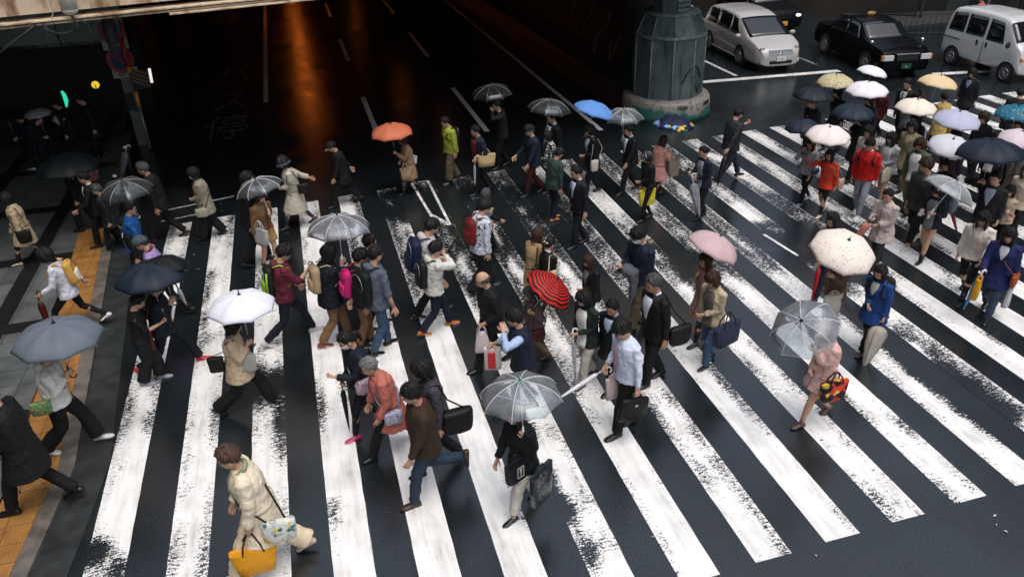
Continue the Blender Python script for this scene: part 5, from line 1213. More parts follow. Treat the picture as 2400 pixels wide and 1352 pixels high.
tote('wrinkled clear plastic bag with a beige flat parcel beside the dusty pink coat',c,wrist(c,'R')+Vector((.04,-.1,-.1)),w=.3,h=.42,d=.08,col='#7d7466',hl=.1)
c=P('woman in grey knit beanie and black jacket with striped grey skirt',(1516,354),(1505,515),yaw=188,st=.14,hair=('bob','k'),hat=('beanie','#8b8f96'),top=('jacket','#0f1012',.88),bot=('skirt','#3e4753'),legs_c='#0e0e10',Lh='c',Rh='d')
tote('bright lemon yellow handbag of the woman in the grey knit beanie',c,wrist(c,'L')+Vector((-.22,.06,-.02)),w=.38,h=.34,d=.12,col='#c9c030',hl=.16,name='handbag')
c=P('woman with hair in a bun, grey turtleneck and navy cardigan holding a phone',(1650,342),(1640,510),yaw=188,st=.10,hair=('bun','k'),top=('cardigan','#131a2a',.78),bot=('trousers','#101116'),shirt='#7a7d84',Lh='c',Rh='p')
phone('black phone of the woman with hair in a bun',c,'R')
closed('clear bluish umbrella hanging folded from the arm of the woman with a bun',c,'L',(-.14,.25,-1),.85,clear=((.6,.72,.82),.40),width=.085,limp=1)
c=P('man in charcoal jacket and blue jeans looking at his phone while striding beside the pier',(1733,252),(1718,420),yaw=8,st=.34,hp=22,sex='m',hair=('short','k'),top=('jacket','#22272b',.80),bot=('jeans','#1d2f4e'),Rh='b',Lh='pl',shoe='#0c0c0c')
closed('black umbrella folded loosely in the hand of the man in the charcoal jacket',c,'R',(-.35,-.2,-.8),.8,col='#0d0e10',width=.06,handle=BLKP)
# ================================================================ middle
P('balding person with long dark grey hair walking just behind the floral jacket',(1138,442),(1185,600),yaw=10,st=.3,sex='m',hair=('long','dg'),top=('jacket','#101114',.78),bot=('trousers',BK),Rh='ff',Lh='f')
c=P('man in blue and white mottled jacket and track trousers with a red side stripe',(1135,466),(1130,680),yaw=15,st=.2,hp=22,sex='m',hair=('fringe','k'),top=('jacket','#b9c2d0',.82),pat='camo',c2='#d4d8e0',bot=('wide','#13151c'),shoe='#13151c',sole='#d8d4c8',Lh='m',Rh='d',kick=0)
backpack('dark red leather backpack on the mottled blue and white jacket',c,col='#6a1a17',w=.28,h=.42)
c=P('woman with brown bob in belted tan trench coat with a black tote',(1260,534),(1245,722),yaw=25,st=.2,hair=('bob2','lb'),top=('coat','#9f8463',.58),bot=('stockings','#8a6650'),shoe='#101010',bodyscale=2,Rh='d',Lh='c')
shoulderbag('black shoulder bag with brown trim on the belted tan trench coat',c,-1,w=.34,h=.24,col='#15100d',x=-.12,z=1.12)
c=P('woman in black suit with a pale bow in her hair and cream shoulder bag',(1290,555),(1310,738),yaw=22,st=.22,hair=('pony','k'),top=('suit','#0c0e14',.80),bot=('leggings','#14161c'),shoe='#cfcabf',shirt='#d0d4dc',Rh='c',Lh='d')
shoulderbag('cream shoulder bag on the back of the woman with the hair bow',c,-1,w=.26,h=.22,col='#b5a98c',x=-.1,z=1.15)
mb=MB(); mb.tube([c.T@Vector(p) for p in ((-.11,.045,.03),(-.125,0,.02),(-.11,-.045,.03))],[.016,.006,.016],8); mb.build('hair_bow',cloth('#d8ccb0'),c.body)
c=P('woman in mauve jacket beneath the red and black striped umbrella',(1240,672),(1275,838),yaw=188,st=.25,hair=('curl','dg'),top=('jacket','#5e4c50',.74),bot=('trousers','#6b5848'),shoe='#5c4136',Rh='c',umb=UM('red and black striped umbrella leaning over the mauve jacket',(1306,656),128,(.60,-.15),col='#c42a1e',depth=.5,pat='ringstripe',c2='#1b0e14',spin=.3,len=.7),side='L')
shoulderbag('dark maroon bag under the arm of the mauve jacket',c,1,w=.26,h=.24,col='#3a1410',x=.05,z=1.0,y=.28)
c=P('young man in white hooded top bent forward with a large blue backpack',(1010,512),(1000,735),yaw=12,st=.24,lean=8,hp=24,sex='m',hair=('fringe','k'),top=('hoodie','#b9b6b6',.82),bot=('trousers',BK),Rh='d',Lh='c',shoe='#0f0f12',sole='#cccccc')
backpack('large navy blue backpack on the bent young man in white hood',c,col='#121d3c',w=.36,h=.52,d=.2)
c=P('boy in white knit sweater, navy trousers and orange leather shoes',(1020,565),(1018,775),yaw=10,st=.26,sex='m',hair=('fringe','k'),top=('hoodie','#c9c8c2',.84),bot=('trousers','#151c2c'),shoe='#b8672a',sole='#e0ddd4',Rh='m',Lh='f')
backpack('black school backpack worn by the boy in the white sweater',c,col='#14171c',w=.30,h=.44)
c=P('bald man in black jacket holding a white plastic bag and phone',(1130,635),(1105,855),yaw=186,st=.28,lean=6,sex='m',hair=('bald','dg'),top=('jacket','#0e1116',.76),bot=('trousers','#0e1116'),Lh='g',Rh='d')
tote('thin white plastic bag swinging below the bald man\'s hand',c,wrist(c,'L'),w=.26,h=.36,d=.10,col='#c9bcc0',hl=.1,name='plastic_bag',zt=.6,zb=1)
c=P('young man in maroon hooded top holding up his phone',(662,573),(680,795),yaw=12,st=.36,hp=26,sex='m',hair=('fringe','k'),top=('hoodie','#5b2030',.86),bot=('jeans','#131c30'),shoe='#c9c2c6',sole='#e6e2e2',Rh='pl',Lh='c',sleeve=.7)
backpack('black backpack with lime green edging on the maroon hooded top',c,col='#14171a',trim='#8fc23a',h=.44)
phone('white phone held up by the young man in maroon',c,'R',col=(.6,.6,.62))
c=P('long-haired person in dark navy coat and khaki trousers with a beige backpack',(768,572),(745,800),yaw=14,st=.22,hair=('bob2','k'),sex='m',top=('coat','#10141f',.76),bot=('trousers','#7a5c40'),shoe='#7c3a34',sole='#e4e0d8',glasses=1,Lh='d',Rh='u',umb=UM('large clear umbrella with white handle over the dark navy coat',(790,505),153,(.0,.02),clear=((.88,.92,.96),.19),len=.80),side='R')
backpack('beige canvas backpack with striped straps under the large clear umbrella',c,col='#a89070',pocket='#b89c74',scol='#b8aa90',w=.28,h=.40)
c=P('schoolchild in navy jersey and brown trousers with a pink backpack',(842,583),(845,808),yaw=12,st=.1,sex='m',hair=('fringe','k'),top=('jacket','#161a2c',.82),bot=('trousers','#7d5c40'),shoe='#15151a',sole='#e8e8e8',Lh='d',Rh='d')
backpack('hot pink and patterned backpack between the navy jersey and the black backpack',c,col='#c21f6e',pocket='#d8307e',scol='#a03020',h=.42)
c=P('man in grey hooded top and faded blue jeans seen from behind',(878,574),(905,822),yaw=28,st=.16,sex='m',hair=('short','k'),top=('hoodie','#525b68',.82),bot=('jeans','#2e5478'),shoe='#101013',sole='#e0e0e0',Lh='b',Rh=(.1,.3,.85),pat=None,sleeve=.9)
backpack('large black backpack with round pale badges on the grey hooded top',c,col='#0d0f12',w=.36,h=.50,d=.18)
c=P('man in blue jacket showing only his profile above the grey hooded top',(865,548),None,H=1.72,yaw=15,sex='m',st=.15,hair=('short','k'),top=('jacket','#1e2c44',.8),bot=('trousers',BK))
c=P('person in light beige coat and wide black trousers holding a white umbrella',None,yaw=-4,st=.38,H=1.62,lean=3,hair=('bob','k'),top=('coat','#b8a588',.72),bot=('wide',BK),shoe='#141414',Lh='d',umb=UM('large plain white umbrella above the light beige coat',(560,690),160,(-.02,.02),col='#e9ecf6',len=.80,depth=.40),side='R',scarf='#5a6a78')
shoulderbag('small black backpack-like bag behind the light beige coat',c,-1,w=.24,h=.26,col='#0c0c0e',x=-.27,z=1.15,y=.08)
tote('crumpled pale plastic bag hugged against the light beige coat',c,c.U(.18,-.1,1.2),w=.2,h=.3,d=.08,col='#aaa9a6',hl=.03,name='plastic_bag')
c=P('girl in white mask and navy tracksuit with pink sneakers',(808,775),(832,1010),yaw=198,st=.22,hp=24,hair=('pony','k'),top=('jacket','#131826',.84),bot=('leggings','#0e0f13'),shoe='#c23070',sole='#dddddd',mask=1,Lh='p',Rh='c')
shoulderbag('lilac patterned shoulder bag against the navy tracksuit',c,1,w=.36,h=.20,col='#a58ba0',pat='speck',c2='#c9b4c4',x=.0,z=1.08,cross=1,scol='#777777')
closed('black umbrella handle and canopy folded in the hand of the masked girl',c,'R',(.0,.0,-1),.8,col='#0e0f12',width=.03,handle=BLKP)
c=P('elderly woman with grey swept hair in a coral raincoat, stooping forward',(862,838),(890,1052),yaw=190,st=.36,lean=16,hp=14,H=1.55,hair=('short','g'),top=('coat','#b0675c',.58),bot=('trousers','#0c0c0e'),Lh=(.22,.18,.86),Rh='f',shoe='#0c0c0c')
shoulderbag('white and lilac floral pouch at the waist of the coral raincoat',c,1,w=.26,h=.20,col='#9a9cb8',pat='speck',c2='#c8c4d8',x=.04,z=.95,y=.22,cross=1)
c=P('man in dark brown jacket and blue jeans kicking one leg back',(962,898),(1000,1165),yaw=186,st=.22,sex='m',hair=('fringe','k'),top=('jacket','#33271c',.80),bot=('jeans','#1f3c58'),shoe='#3b2c1e',Lh='f',Rh='d',kick=1,lean=5,scarf='#571c22')
c=P('woman with black bob in a grey cardigan walking beside the brown jacket',(985,843),(1015,1095),yaw=186,st=.26,hp=18,hair=('bob','k'),top=('cardigan','#3d3a44',.78),bot=('trousers','#121722'),shoe='#15151a',sole='#dddddd',Lh='d',glasses=1,shirt='#14161c')
shoulderbag('bulky black handbag on the arm of the grey cardigan',c,1,w=.40,h=.32,d=.16,col='#0b0b0c',x=-.22,z=1.05,y=.22)
c=P('person in black jacket and white leggings under the clear umbrella in the lower middle',(1208,948),(1225,1192),yaw=205,st=.24,hp=10,hair=('long','k'),top=('jacket','#0e1014',.78),bot=('rolled','#c9c5bb'),shoe='#14161a',sole='#d8d8d8',Rh='f',umb=UM('clear umbrella with green tip, nearest the camera',(1218,892),200,(.0,.0),clear=((.88,.94,.96),.17),len=.80,tip=mat('green_tip',(.02,.35,.2),.4)),side='L')
t=tote('black carrier bag with a white square emblem below the nearest clear umbrella',c,c.U(.20,.12,1.16),w=.30,h=.27,d=.10,col='#14181c',hl=.10,name='carrier_bag')
mb=MB()
for q in ((-.075,-.062,-.30,-.16),(.012,.025,-.30,-.16)): mb.box((q[0],.052,q[2]),(q[1],.060,q[3]))
mb.box((-.075,.052,-.305),(.025,.060,-.293)); mb.box((-.075,.052,-.167),(.025,.060,-.155)); mb.tube([(-.035,.058,-.18),(-.02,.058,-.21),(-.03,.058,-.24),(-.02,.058,-.285)],[.010,.016,.012,.006],6); mb.build('emblem',WHT,t,smooth=False)
t=tote('big clear-covered dark shopping bag beside the black carrier bag',c,c.U(.02,.34,1.02),w=.40,h=.46,d=.10,col='#20282e',hl=.06,rough=.15,name='shopping_bag',rz=15)
c=P('elderly woman with thin auburn hair in a cream coat, nearest the camera',(528,1045),(575,1318),yaw=184,st=.34,lean=11,hp=12,H=1.56,hair=('short','au'),top=('coat','#e0d3ba',.56),bot=('wide','#d4c4a6'),shoe='#c2b5a0',Lh=(.14,.20,.72),Rh='f',scarf='#8a9070')
tote('bright yellow tote bag with black handles and a patterned lining',c,wrist(c,'L'),w=.44,h=.32,d=.15,col='#d8941a',hcol='#0f0f10',hl=.22,zt=1.15,zb=.85)
shoulderbag('white handbag printed with yellow daisies on the cream coat',c,1,w=.34,h=.26,d=.10,col='#c9ccc4',pat='floral',c2='#a9adb0',x=-.14,z=.92,scol='#15130f',cross=1,y=.27)
c=P('man in navy quilted vest over pale blue sleeves raising his arm',(1205,725),(1210,960),yaw=165,st=.12,sex='m',hair=('fringe','k'),top=('vest','#141c2e',.80),bot=('jeans','#1e3c5c'),Lh=(.2,.2,1.50),Rh=(.36,.3,1.0))
for sd in (1,-1):
    sh,e,w=c.arms[sd]; mb=MB(); mb.tube([sh-Vector((0,sd*.05,0)),sh,sh.lerp(e,.5),e,e.lerp(w,.5),e.lerp(w,.9)],[.065,.068,.062,.058,.05,.042],12); soften(mb.build('sleeve',cloth('#9fb4d6'),c.body),.016,.03)
o=None
t=tote('white paper carrier with a red band beside the raised-arm man',c,wrist(c,'L') if 0 else wrist(c,'R'),w=.24,h=.34,d=.12,col='#cfcac6',hl=.05,name='paper_bag',zt=1,zb=1)
mb=MB(); mb.box((-.04,-.068,-.36),(.07,.068,-.10)); mb.build('red_band',mat('red_band',(.55,.02,.02),.5),t,smooth=False,bevel=.004)
c=P('woman in dark green cardigan, white top and cream trousers',(1368,680),(1372,893),yaw=205,st=.18,hp=22,hair=('bob2','k'),top=('cardigan','#15211f',.76),bot=('trousers','#b0aaa0'),shirt='#d8d8d2',Lh='c',Rh='k',shoe='#3a3c40')
closed('slim clear umbrella folded in the hand of the woman in cream trousers',c,'L',(.1,.2,-1),.75,clear=((.75,.8,.85),.35),width=.028)
c=P('woman with long straight brown hair in a black blazer',(1380,596),(1372,770),yaw=196,st=.15,hair=('long2','b'),top=('suit','#0c0d10',.76),bot=('trousers',BK),shirt='#77746e',Lh='c')
P('man with receding black hair and stern face in a black coat behind the white shirt',(1435,703),(1425,905),yaw=212,st=.2,sex='m',hair=('short','k'),top=('coat','#101218',.66),bot=('trousers',BK),shirt='#9fb0c8',skin=SKIN2)
c=P('man in white shirt and pink tie with glasses carrying a black case',(1458,748),(1452,1008),yaw=193,st=.16,hp=20,sex='m',hair=('fringe','k'),top=('shirt','#ccd6ea',.86),bot=('trousers','#08080b'),Lh='h',Rh='g',tie='#c27c8c',glasses=1,shoe='#0a0a0b')
briefcase('soft black briefcase in the hand of the man in the white shirt',c,'L',w=.44,h=.34,ry=-14)
closed('white folded umbrella carried level in front of the white shirt',c,'R',(.95,.0,-.28),.8,col='#d2d2d4',width=.028)
tote('white carrier bag with a coral ring in front of the black trousers',c,wrist(c,'R')+Vector((-.08,.1,-.04)),w=.22,h=.34,d=.06,col='#c4b3b0',hl=.05,name='carrier_bag')
c=P('grey-haired man in black suit walking beside the white shirt',(1532,642),(1525,893),yaw=190,st=.16,sex='m',hair=('short','dg'),top=('suit','#0a0b0d'),bot=('trousers','#0a0b0d'),shirt='#ccd2e0',Lh='d',Rh='d',skin=SKIN2)
shoulderbag('black shoulder bag behind the grey-haired suited man',c,1,w=.34,h=.28,d=.12,col='#0b0b0d',x=-.2,z=1.0)
c=P('young man in white mask and navy top with a grey jacket over his arm',(1497,530),(1480,765),yaw=198,st=.2,hp=24,sex='m',hair=('fringe','k'),top=('sweater','#151d2e',.84),bot=('trousers','#4f4535'),mask=1,Lh='c',Rh='p',shoe='#15130f')
phone('white phone in the hand of the masked young man in navy',c,'R',col=(.5,.5,.55))
mb=MB(); w=wrist(c,'L'); mb.tube([w+Vector((.02,-.12,.05)),w+Vector((.0,.0,.10)),w+Vector((-.05,.12,.06)),w+Vector((-.06,.14,-.12)),w+Vector((-.04,.12,-.42))],[(.07,.10),(.10,.12),(.11,.12),(.07,.12),(.05,.09)],12); o=mb.build('grey_jacket',cloth('#4b5056'),mw=c.MW); soften(o,.018,.05); tag(o,'grey jacket draped over the arm of the masked young man','jacket')
c=P('woman in dusty pink double-breasted coat under the pale pink umbrella',(1655,592),(1640,800),yaw=194,st=.2,hair=('long','b'),top=('coat','#8e6f66',.58),bot=('stockings','#2a2224'),Lh='d',Rh='g',umb=UM('pale pink umbrella tilted back to the picture\'s right',(1688,553),132,(.42,-.05),col='#c9aeb2',depth=.5,spin=.1,handle=mat('wood_handle',(.45,.22,.05),.4)),side='R')
closed('dark maroon folded umbrella beside the striped top',c,'L',(.2,.3,-1),.7,col='#3a1418',width=.03,handle=BLKP)
c=P('woman in cream cardigan, grey striped top and blue jeans',(1672,635),(1642,852),yaw=200,st=.14,hp=22,hair=('bob','b'),top=('cardigan','#b3a48a',.80),bot=('jeans','#2f5f8a'),shirt='#5a5450',Lh='c',Rh='d',shoe='#14161c',sole='#cfcfcf')
mb=None
tote('big navy patterned tote on the arm of the cream cardigan',c,c.U(.02,.30,1.13),w=.50,h=.32,d=.16,col='#1a2036',pat='speck',c2='#2c3450',hl=.2,hcol='#141622')
c=P('woman in pale pink jacket and grey skirt walking alone under a clear umbrella',(1945,755),(1920,985),yaw=183,st=.27,lean=2,hair=('bob2','b'),top=('coat','#d2aca2',.68),bot=('skirt','#77757a'),shoe='#4a342c',Rh='c',umb=UM('wide clear umbrella held far forward by the pale pink jacket',(1878,752),165,(-.55,-.25),clear=((.88,.93,.97),.19),tip=BLKP,handle=BLKP,len=.72),side='L')
tote('handbag with bold red and black roses on the pale pink jacket',c,c.U(.02,.26,1.08),w=.40,h=.28,d=.12,col='#14101a',pat='bigfloral',c2='#c23a24',hl=.14,hcol='#120f14')
c=P('woman in royal blue raincoat with long black hair and black trousers',(2068,620),(2030,820),yaw=195,st=.2,hair=('long','k'),top=('coat','#143a74',.66),bot=('trousers','#0c0c10'),shirt='#a8a6a0',shoe='#4a3c28',Lh='k',Rh='c')
backpack('black backpack on the royal blue raincoat',c,col='#0d0e12',w=.28,h=.42)
h=wp(c,wrist(c,'L')); folded('off-white umbrella folded loosely beside the royal blue raincoat',h,h+c.rot@Vector((.30,.05,-.72)),col='#9c968e',width=.13,limp=1,handle=BLKP)
c=P('woman with brown hair leaning past the beige dotted umbrella, red umbrella in hand',(1955,498),(1938,698),yaw=190,st=.25,hair=('long','k'),top=('jacket','#9b8a86',.8),bot=('jeans','#16233c'),shoe='#1a1418',sole='#c0c0c0',Lh='ff')
closed('slim red umbrella folded and held out beside the dotted one',c,'L',(.35,.25,-.95),.7,col='#a0141a',width=.032,handle=mat('red_handle',(.5,.02,.02),.4))
c=P('person in brown cardigan hidden below the beige dotted umbrella',None,yaw=185,st=.2,H=1.6,hair=('bob','b'),top=('cardigan','#5c4a38',.78),bot=('jeans','#161e34'),Rh='d',umb=UM('large beige umbrella sprinkled with small dots',(1990,562),157,(.02,-.30),col='#f0e6dc',depth=.48,pat='dots',c2='#b9a198',len=.80),side='L')
tote('white wavy-edged tote below the beige dotted umbrella',c,c.U(.18,.16,1.02),w=.34,h=.40,d=.08,col='#b9b4a6',hl=.06)
# ================================================================ crowd on the right
c=P('woman in fluffy pale coat holding a closed pink umbrella',(2085,442),(2040,625),yaw=198,st=.2,hair=('bun','k'),top=('coat','#ada09a',.66),bot=('trousers',DG),Lh='c',Rh='p')
h=wp(c,wrist(c,'R')); folded('salmon pink umbrella folded above the beige dotted one',h,h+c.rot@Vector((.12,-.2,-.55)),col='#c07a6c',width=.07,limp=1,handle=BLKP)
c=P('young man in red sweater with white collar and pale grey jeans',(2042,323),(2020,503),yaw=215,st=.16,sex='m',hair=('fringe','k'),top=('sweater','#b01510',.84),bot=('jeans','#8b93a6'),collar='#d8d8dc',shoe='#c4c8d0',sole='#dddddd')
backpack('black backpack with wide straps on the red sweater with white collar',c,col='#101114',w=.3,h=.44)
c=P('woman in loose orange-red sweater and black stockings under a white umbrella',(1947,350),(1930,503),yaw=205,st=.18,hair=('long','k'),top=('sweater','#c23a22',.74),bot=('stockings',BK),shoe='#c9bda8',Lh='d',umb=UM('plain off-white umbrella leaning over the orange-red sweater',(1945,298),104,(.08,-.12),col='#ebe2dd',len=.70),side='R')
shoulderbag('pale pink bag behind the orange-red sweater',c,1,w=.26,h=.26,col='#b79a8a',x=-.18)
c=P('woman with salmon scarf, pale grey top and navy skirt',(1903,325),(1872,475),yaw=200,st=.25,hair=('long','b'),top=('hoodie','#9599a0',.82),bot=('midi','#141c38'),legs_c='#0e1018',scarf='#c25a4c',shoe='#7d8ca0',sole='#cfd4dc',Lh='f',umb=UM('dark blue umbrella peeking out behind the off-white one',(1880,282),80,(-.05,.0),col='#1a2638',len=.70),side='R')
shoulderbag('slim blue-grey clutch under the arm of the salmon scarf woman',c,1,w=.3,h=.12,col='#26384e',x=.12,z=1.05)
P('brown-haired man in dark olive jacket and cropped black trousers with white sneakers seen from behind',(2175,370),(2135,575),yaw=200,st=.25,sex='m',hair=('messy','b'),top=('jacket','#2c3330',.78),bot=('rolled','#0c0c0e'),shoe='#c9c4be',sole='#e0ddd8',Lh='d',hy=-60)
c=P('woman in striped shirt, navy cardigan and long green skirt looking at her phone',(2200,432),(2180,608),yaw=200,st=.2,hp=24,hair=('bob','k'),top=('cardigan','#141a2a',.80),bot=('midi','#26302a'),shirt='#77777a',shoe='#0d0d0e',bodyscale=2,Rh='p',umb=UM('clear umbrella held low and slanting in front of the striped shirt',(2243,425),128,(.42,-.12),clear=((.85,.9,.93),.34),len=.72),side='L')
backpack('navy backpack on the woman with the long green skirt',c,col='#12151e',w=.34,h=.46)
phone('pale phone of the woman in the striped shirt',c,'R',col=(.35,.3,.28))
c=P('woman with long black hair in cream ribbed sweater and black trousers',(2310,494),(2245,695),yaw=212,st=.30,hp=20,hair=('long2','k'),top=('sweater','#c8c0b8',.84),bot=('leggings',BK),shoe='#0e0e10',bodyscale=2,Lh='ff',Rh='d')
shoulderbag('dusty pink handbag across the cream ribbed sweater',c,1,w=.36,h=.22,col='#8c6f64',x=.10,z=1.0,cross=1)
c=P('woman in bright blue coat, cuffed jeans and flats',(2372,533),(2318,738),yaw=215,st=.26,hair=('long2','k'),top=('coat','#14204e',.66),bot=('jeans','#1f3d5c'),shirt='#b8bcc0',shoe='#15151c',Lh='d',Rh='ff')
shoulderbag('tan leather handbag on the bright blue coat',c,1,w=.34,h=.22,col='#8a4522',x=.08,z=.98,cross=1)
tote('white shopping bag at the side of the bright blue coat',c,wrist(c,'L'),w=.32,h=.36,d=.12,col='#aeb0b6',hl=.06,name='plastic_bag',zt=.6,zb=1)
t=tote('yellow and white carrier bag in front of the bright blue coat',c,wrist(c,'R'),w=.26,h=.36,d=.10,col='#c99410',hl=.05,name='carrier_bag',zt=.8)
closed('small light blue umbrella folded in front of the yellow carrier bag',c,'R',(.18,-.14,-1),.62,col='#3f7fb0',width=.04)
c=P('woman with black bob in beige jacket crossing her arms',(2372,433),(2352,590),yaw=210,st=.1,hair=('bob2','k'),top=('jacket','#a3907a',.82),bot=('trousers',BK),Lh='x',Rh='x',scarf='#3a4256')
c=P('man in dark suit beneath the very large dark navy umbrella',(2338,400),None,H=1.74,yaw=205,st=.15,sex='m',hair=('short','k'),top=('suit','#0e1014'),bot=('trousers',BK),shirt='#8d98a8',Lh='k',umb=UM('very large dark navy umbrella in the crowd',(2326,328),150,(.04,-.05),col='#1a2634',len=.74),side='R')
c=P('woman with light brown bob, olive jacket and white t-shirt',(2160,323),(2132,500),yaw=205,st=.15,hair=('bob','lb'),top=('jacket','#4a5040',.80),bot=('trousers','#6e6350'),shirt='#d4d6d8',Lh='d',Rh='d')
tote('frosted plastic shopping bag beside the olive jacket',c,wrist(c,'L'),w=.28,h=.42,d=.1,col='#7f8088',hl=.05,name='plastic_bag')
P('curly-haired woman in khaki trench coat behind the light brown bob',(2142,284),None,H=1.62,yaw=200,st=.15,hair=('curl','k'),top=('coat','#82785e',.6),bot=('trousers','#57503e'),Lh='d',shirt='#a58c78')
c=P('woman with very long black hair in a light grey cardigan',(2092,309),(2068,478),yaw=198,st=.15,hair=('long2','k'),top=('cardigan','#8d9098',.78),bot=('skirt','#3a2e26'),shirt='#b5b0ac',Lh='c',Rh='c')
tote('flat cream folder held by the light grey cardigan',c,c.U(.20,.14,1.0),w=.34,h=.3,d=.04,col='#b8b4a0',hl=.02,name='flat_bag')
c=P('woman with fluffy black hair turning her head behind the red sweater',(2038,296),None,H=1.62,yaw=200,st=.12,hair=('curl','k'),top=('jacket','#b0aa9c',.8),bot=('trousers',BK))
tote('shiny white bag between the white umbrella and the red sweater',c,c.U(.18,.22,1.10),w=.32,h=.42,d=.08,col='#c6c8d2',hl=.04)
c=P('person in black behind the black lace-edged umbrella',None,yaw=190,st=.2,H=1.62,hair=('bob','k'),top=('coat','#0e0f14',.6),bot=('trousers',BK),umb=UM('black umbrella with a lace edge in the upper crowd',(2003,246),98,(0,-.05),col='#1c2a38',lace=1,len=.70),side='R')
tote('bright yellow paper bag swinging near the white umbrella',c,c.U(.02,.3,.95),w=.16,h=.34,d=.10,col='#b8900c',hl=.04,ry=15,name='carrier_bag')
c=P('person in black coat crossing behind the lace-edged umbrella',(1965,205),None,H=1.62,yaw=185,st=.3,hair=('bob','k'),top=('coat','#101114',.7),bot=('trousers',BK),umb=UM('cream patterned umbrella, second from the stop line',(1960,175),86,(0,0),col='#d8cca4',pat='speck',c2='#a89c78',len=.70),side='R')
c=P('person beneath the dark umbrella closest to the pier on the far crossing',(1905,228),None,H=1.66,yaw=185,st=.1,sex='m',hair=('short','k'),top=('coat','#0e1012',.7),umb=UM('dark umbrella closest to the pier on the far crossing',(1908,206),92,(0,0),col='#18222a',len=.72),side='R')
c=P('person in dark red coat and black trousers with legs apart',(2070,200),(2062,298),yaw=185,st=.2,H=1.62,hair=('bob','k'),top=('coat','#4a1218',.7),bot=('trousers',BK),shoe='#121212',umb=UM('small white umbrella nearest the black taxi',(2050,156),72,(.22,-.1),col='#e8eaf2',len=.70),side='R')
c=P('person under the round white umbrella in the upper crowd',(2040,222),None,H=1.58,yaw=188,st=.2,hair=('bob','b'),top=('jacket','#1c2230',.8),umb=UM('round bright white umbrella with pointed rim in the upper crowd',(2036,193),98,(0,0),col='#eeebf2',len=.70),side='R')
c=P('man in black suit and white shirt walking beside the beige umbrella',(2130,184),None,H=1.72,yaw=195,st=.2,sex='m',hair=('short','k'),top=('suit','#101216'),shirt='#c2c6cc',tie='#15161a',bot=('trousers',BK),Lh='d')
c=P('grey-jacketed person holding the beige umbrella ahead',(2152,212),None,H=1.62,yaw=15,st=.2,hair=('short','k'),top=('jacket','#565b62',.8),bot=('trousers',BK),umb=UM('warm beige umbrella beside the man in black suit',(2205,177),92,(.1,.0),col='#e2caa2',len=.74),side='R')
c=P('person in mustard yellow raincoat seen from behind',(2216,218),(2200,340),yaw=80,st=.15,hair=('short','k'),top=('coat','#b39c5c',.5),bot=('trousers',BK),Lh='d',Rh='c')
tote('stiff mustard paper bag below the raincoat of the same colour',c,c.U(-.05,-.30,.85),w=.3,h=.30,d=.1,col='#a38a48',hl=.04,name='paper_bag')
c=P('short-haired woman in navy coat and grey shirt standing near the white van',(2282,160),(2262,300),yaw=200,st=.1,hair=('bob','k'),top=('coat','#10141c',.66),shirt='#77829a',bot=('trousers',BK),Lh='d',Rh='k')
c=P('person under the cream white umbrella in the centre of the crowd',(2150,262),None,H=1.6,yaw=190,st=.2,hair=('bob','k'),top=('coat','#0f1014',.7),umb=UM('cream white umbrella with a small emblem in the centre of the crowd',(2152,234),95,(.0,-.02),col='#ece4d4',len=.70),side='R')
c=P('person in pale silver raincoat beneath the centre of the crowd',(2155,268),(2165,345),yaw=60,st=.1,H=1.60,hair=('bob','k'),top=('coat','#8f95a0',.56))
c=P('person beneath the lilac grey umbrella',(2245,300),None,H=1.58,yaw=190,st=.2,hair=('bob','k'),top=('coat','#0f1014',.7),umb=UM('lilac grey umbrella below the mustard raincoat',(2250,262),108,(.03,-.03),col='#b8bbd2',len=.70),side='R')
P('woman in black top with bare neck looking over her shoulder',(2310,262),None,H=1.62,yaw=195,st=.1,hair=('bob','b'),top=('tee','#0e0f12',.82),bot=('trousers',BK))
P('person with black hair behind the very large navy umbrella',(2342,306),None,H=1.62,yaw=200,st=.1,hair=('bob2','k'),top=('jacket','#14161c',.8),shirt='#b9bcc0')
P('person in dark violet top between the lilac umbrella and the pleated one',(2240,318),None,H=1.6,yaw=190,st=.1,hair=('short','k'),top=('jacket','#1a1624',.8))
c=P('person in black holding the pleated white umbrella',(2222,372),None,H=1.56,yaw=200,st=.15,hair=('curl','k'),top=('coat','#0f1014',.7),Lh='d',umb=UM('pleated white umbrella with frilly edge beside the very large navy one',(2235,326),100,(-.1,-.15),col='#ecedf4',pat='finestripe',c2='#a9adb8',lace=1,len=.66),side='R')
tote('clear plastic raincoat bundle below the pleated white umbrella',c,c.U(.05,.34,1.15),w=.26,h=.44,d=.1,col='#6c747e',hl=.04,name='plastic_bag')
closed('slim dark pink umbrella folded beneath the pleated white one',c,'L',(.1,.5,-.8),.7,col='#6a2434',width=.03)
c=P('person in black at the picture edge beneath the teal flowered umbrella',(2395,275),None,H=1.6,yaw=190,st=.1,hair=('bob','k'),top=('coat','#0e0f12',.7),umb=UM('teal umbrella covered in big yellow and white flowers',(2388,248),96,(0,0),col='#1f6a84',pat='dots',c2='#d8d49a',len=.66),side='R')
c=P('person at the picture edge beneath the pale lilac umbrella',(2398,345),None,H=1.62,yaw=200,st=.1,hair=('bob','lb'),top=('jacket','#6a625c',.8),umb=UM('pale lilac umbrella cut off by the picture edge',(2398,308),100,(0,0),col='#d8cad2',len=.66),side='R')
P('person with dark cap of hair and pink top near the flowered teal umbrella',(2382,282),None,H=1.5,yaw=195,st=.1,hair=('short','k'),top=('tee','#5e4448',.8),skin=SKIN2)
P('woman in cream blouse cut off by the picture edge beside the very large navy umbrella',(2412,385),None,H=1.62,yaw=195,st=.1,hair=('long','b'),top=('sweater','#bdb09c',.8))
P('person in dark coat walking out of the picture near the far stripes',(2398,205),None,H=1.65,yaw=20,st=.2,sex='m',hair=('short','k'),top=('coat','#0e1012',.7))
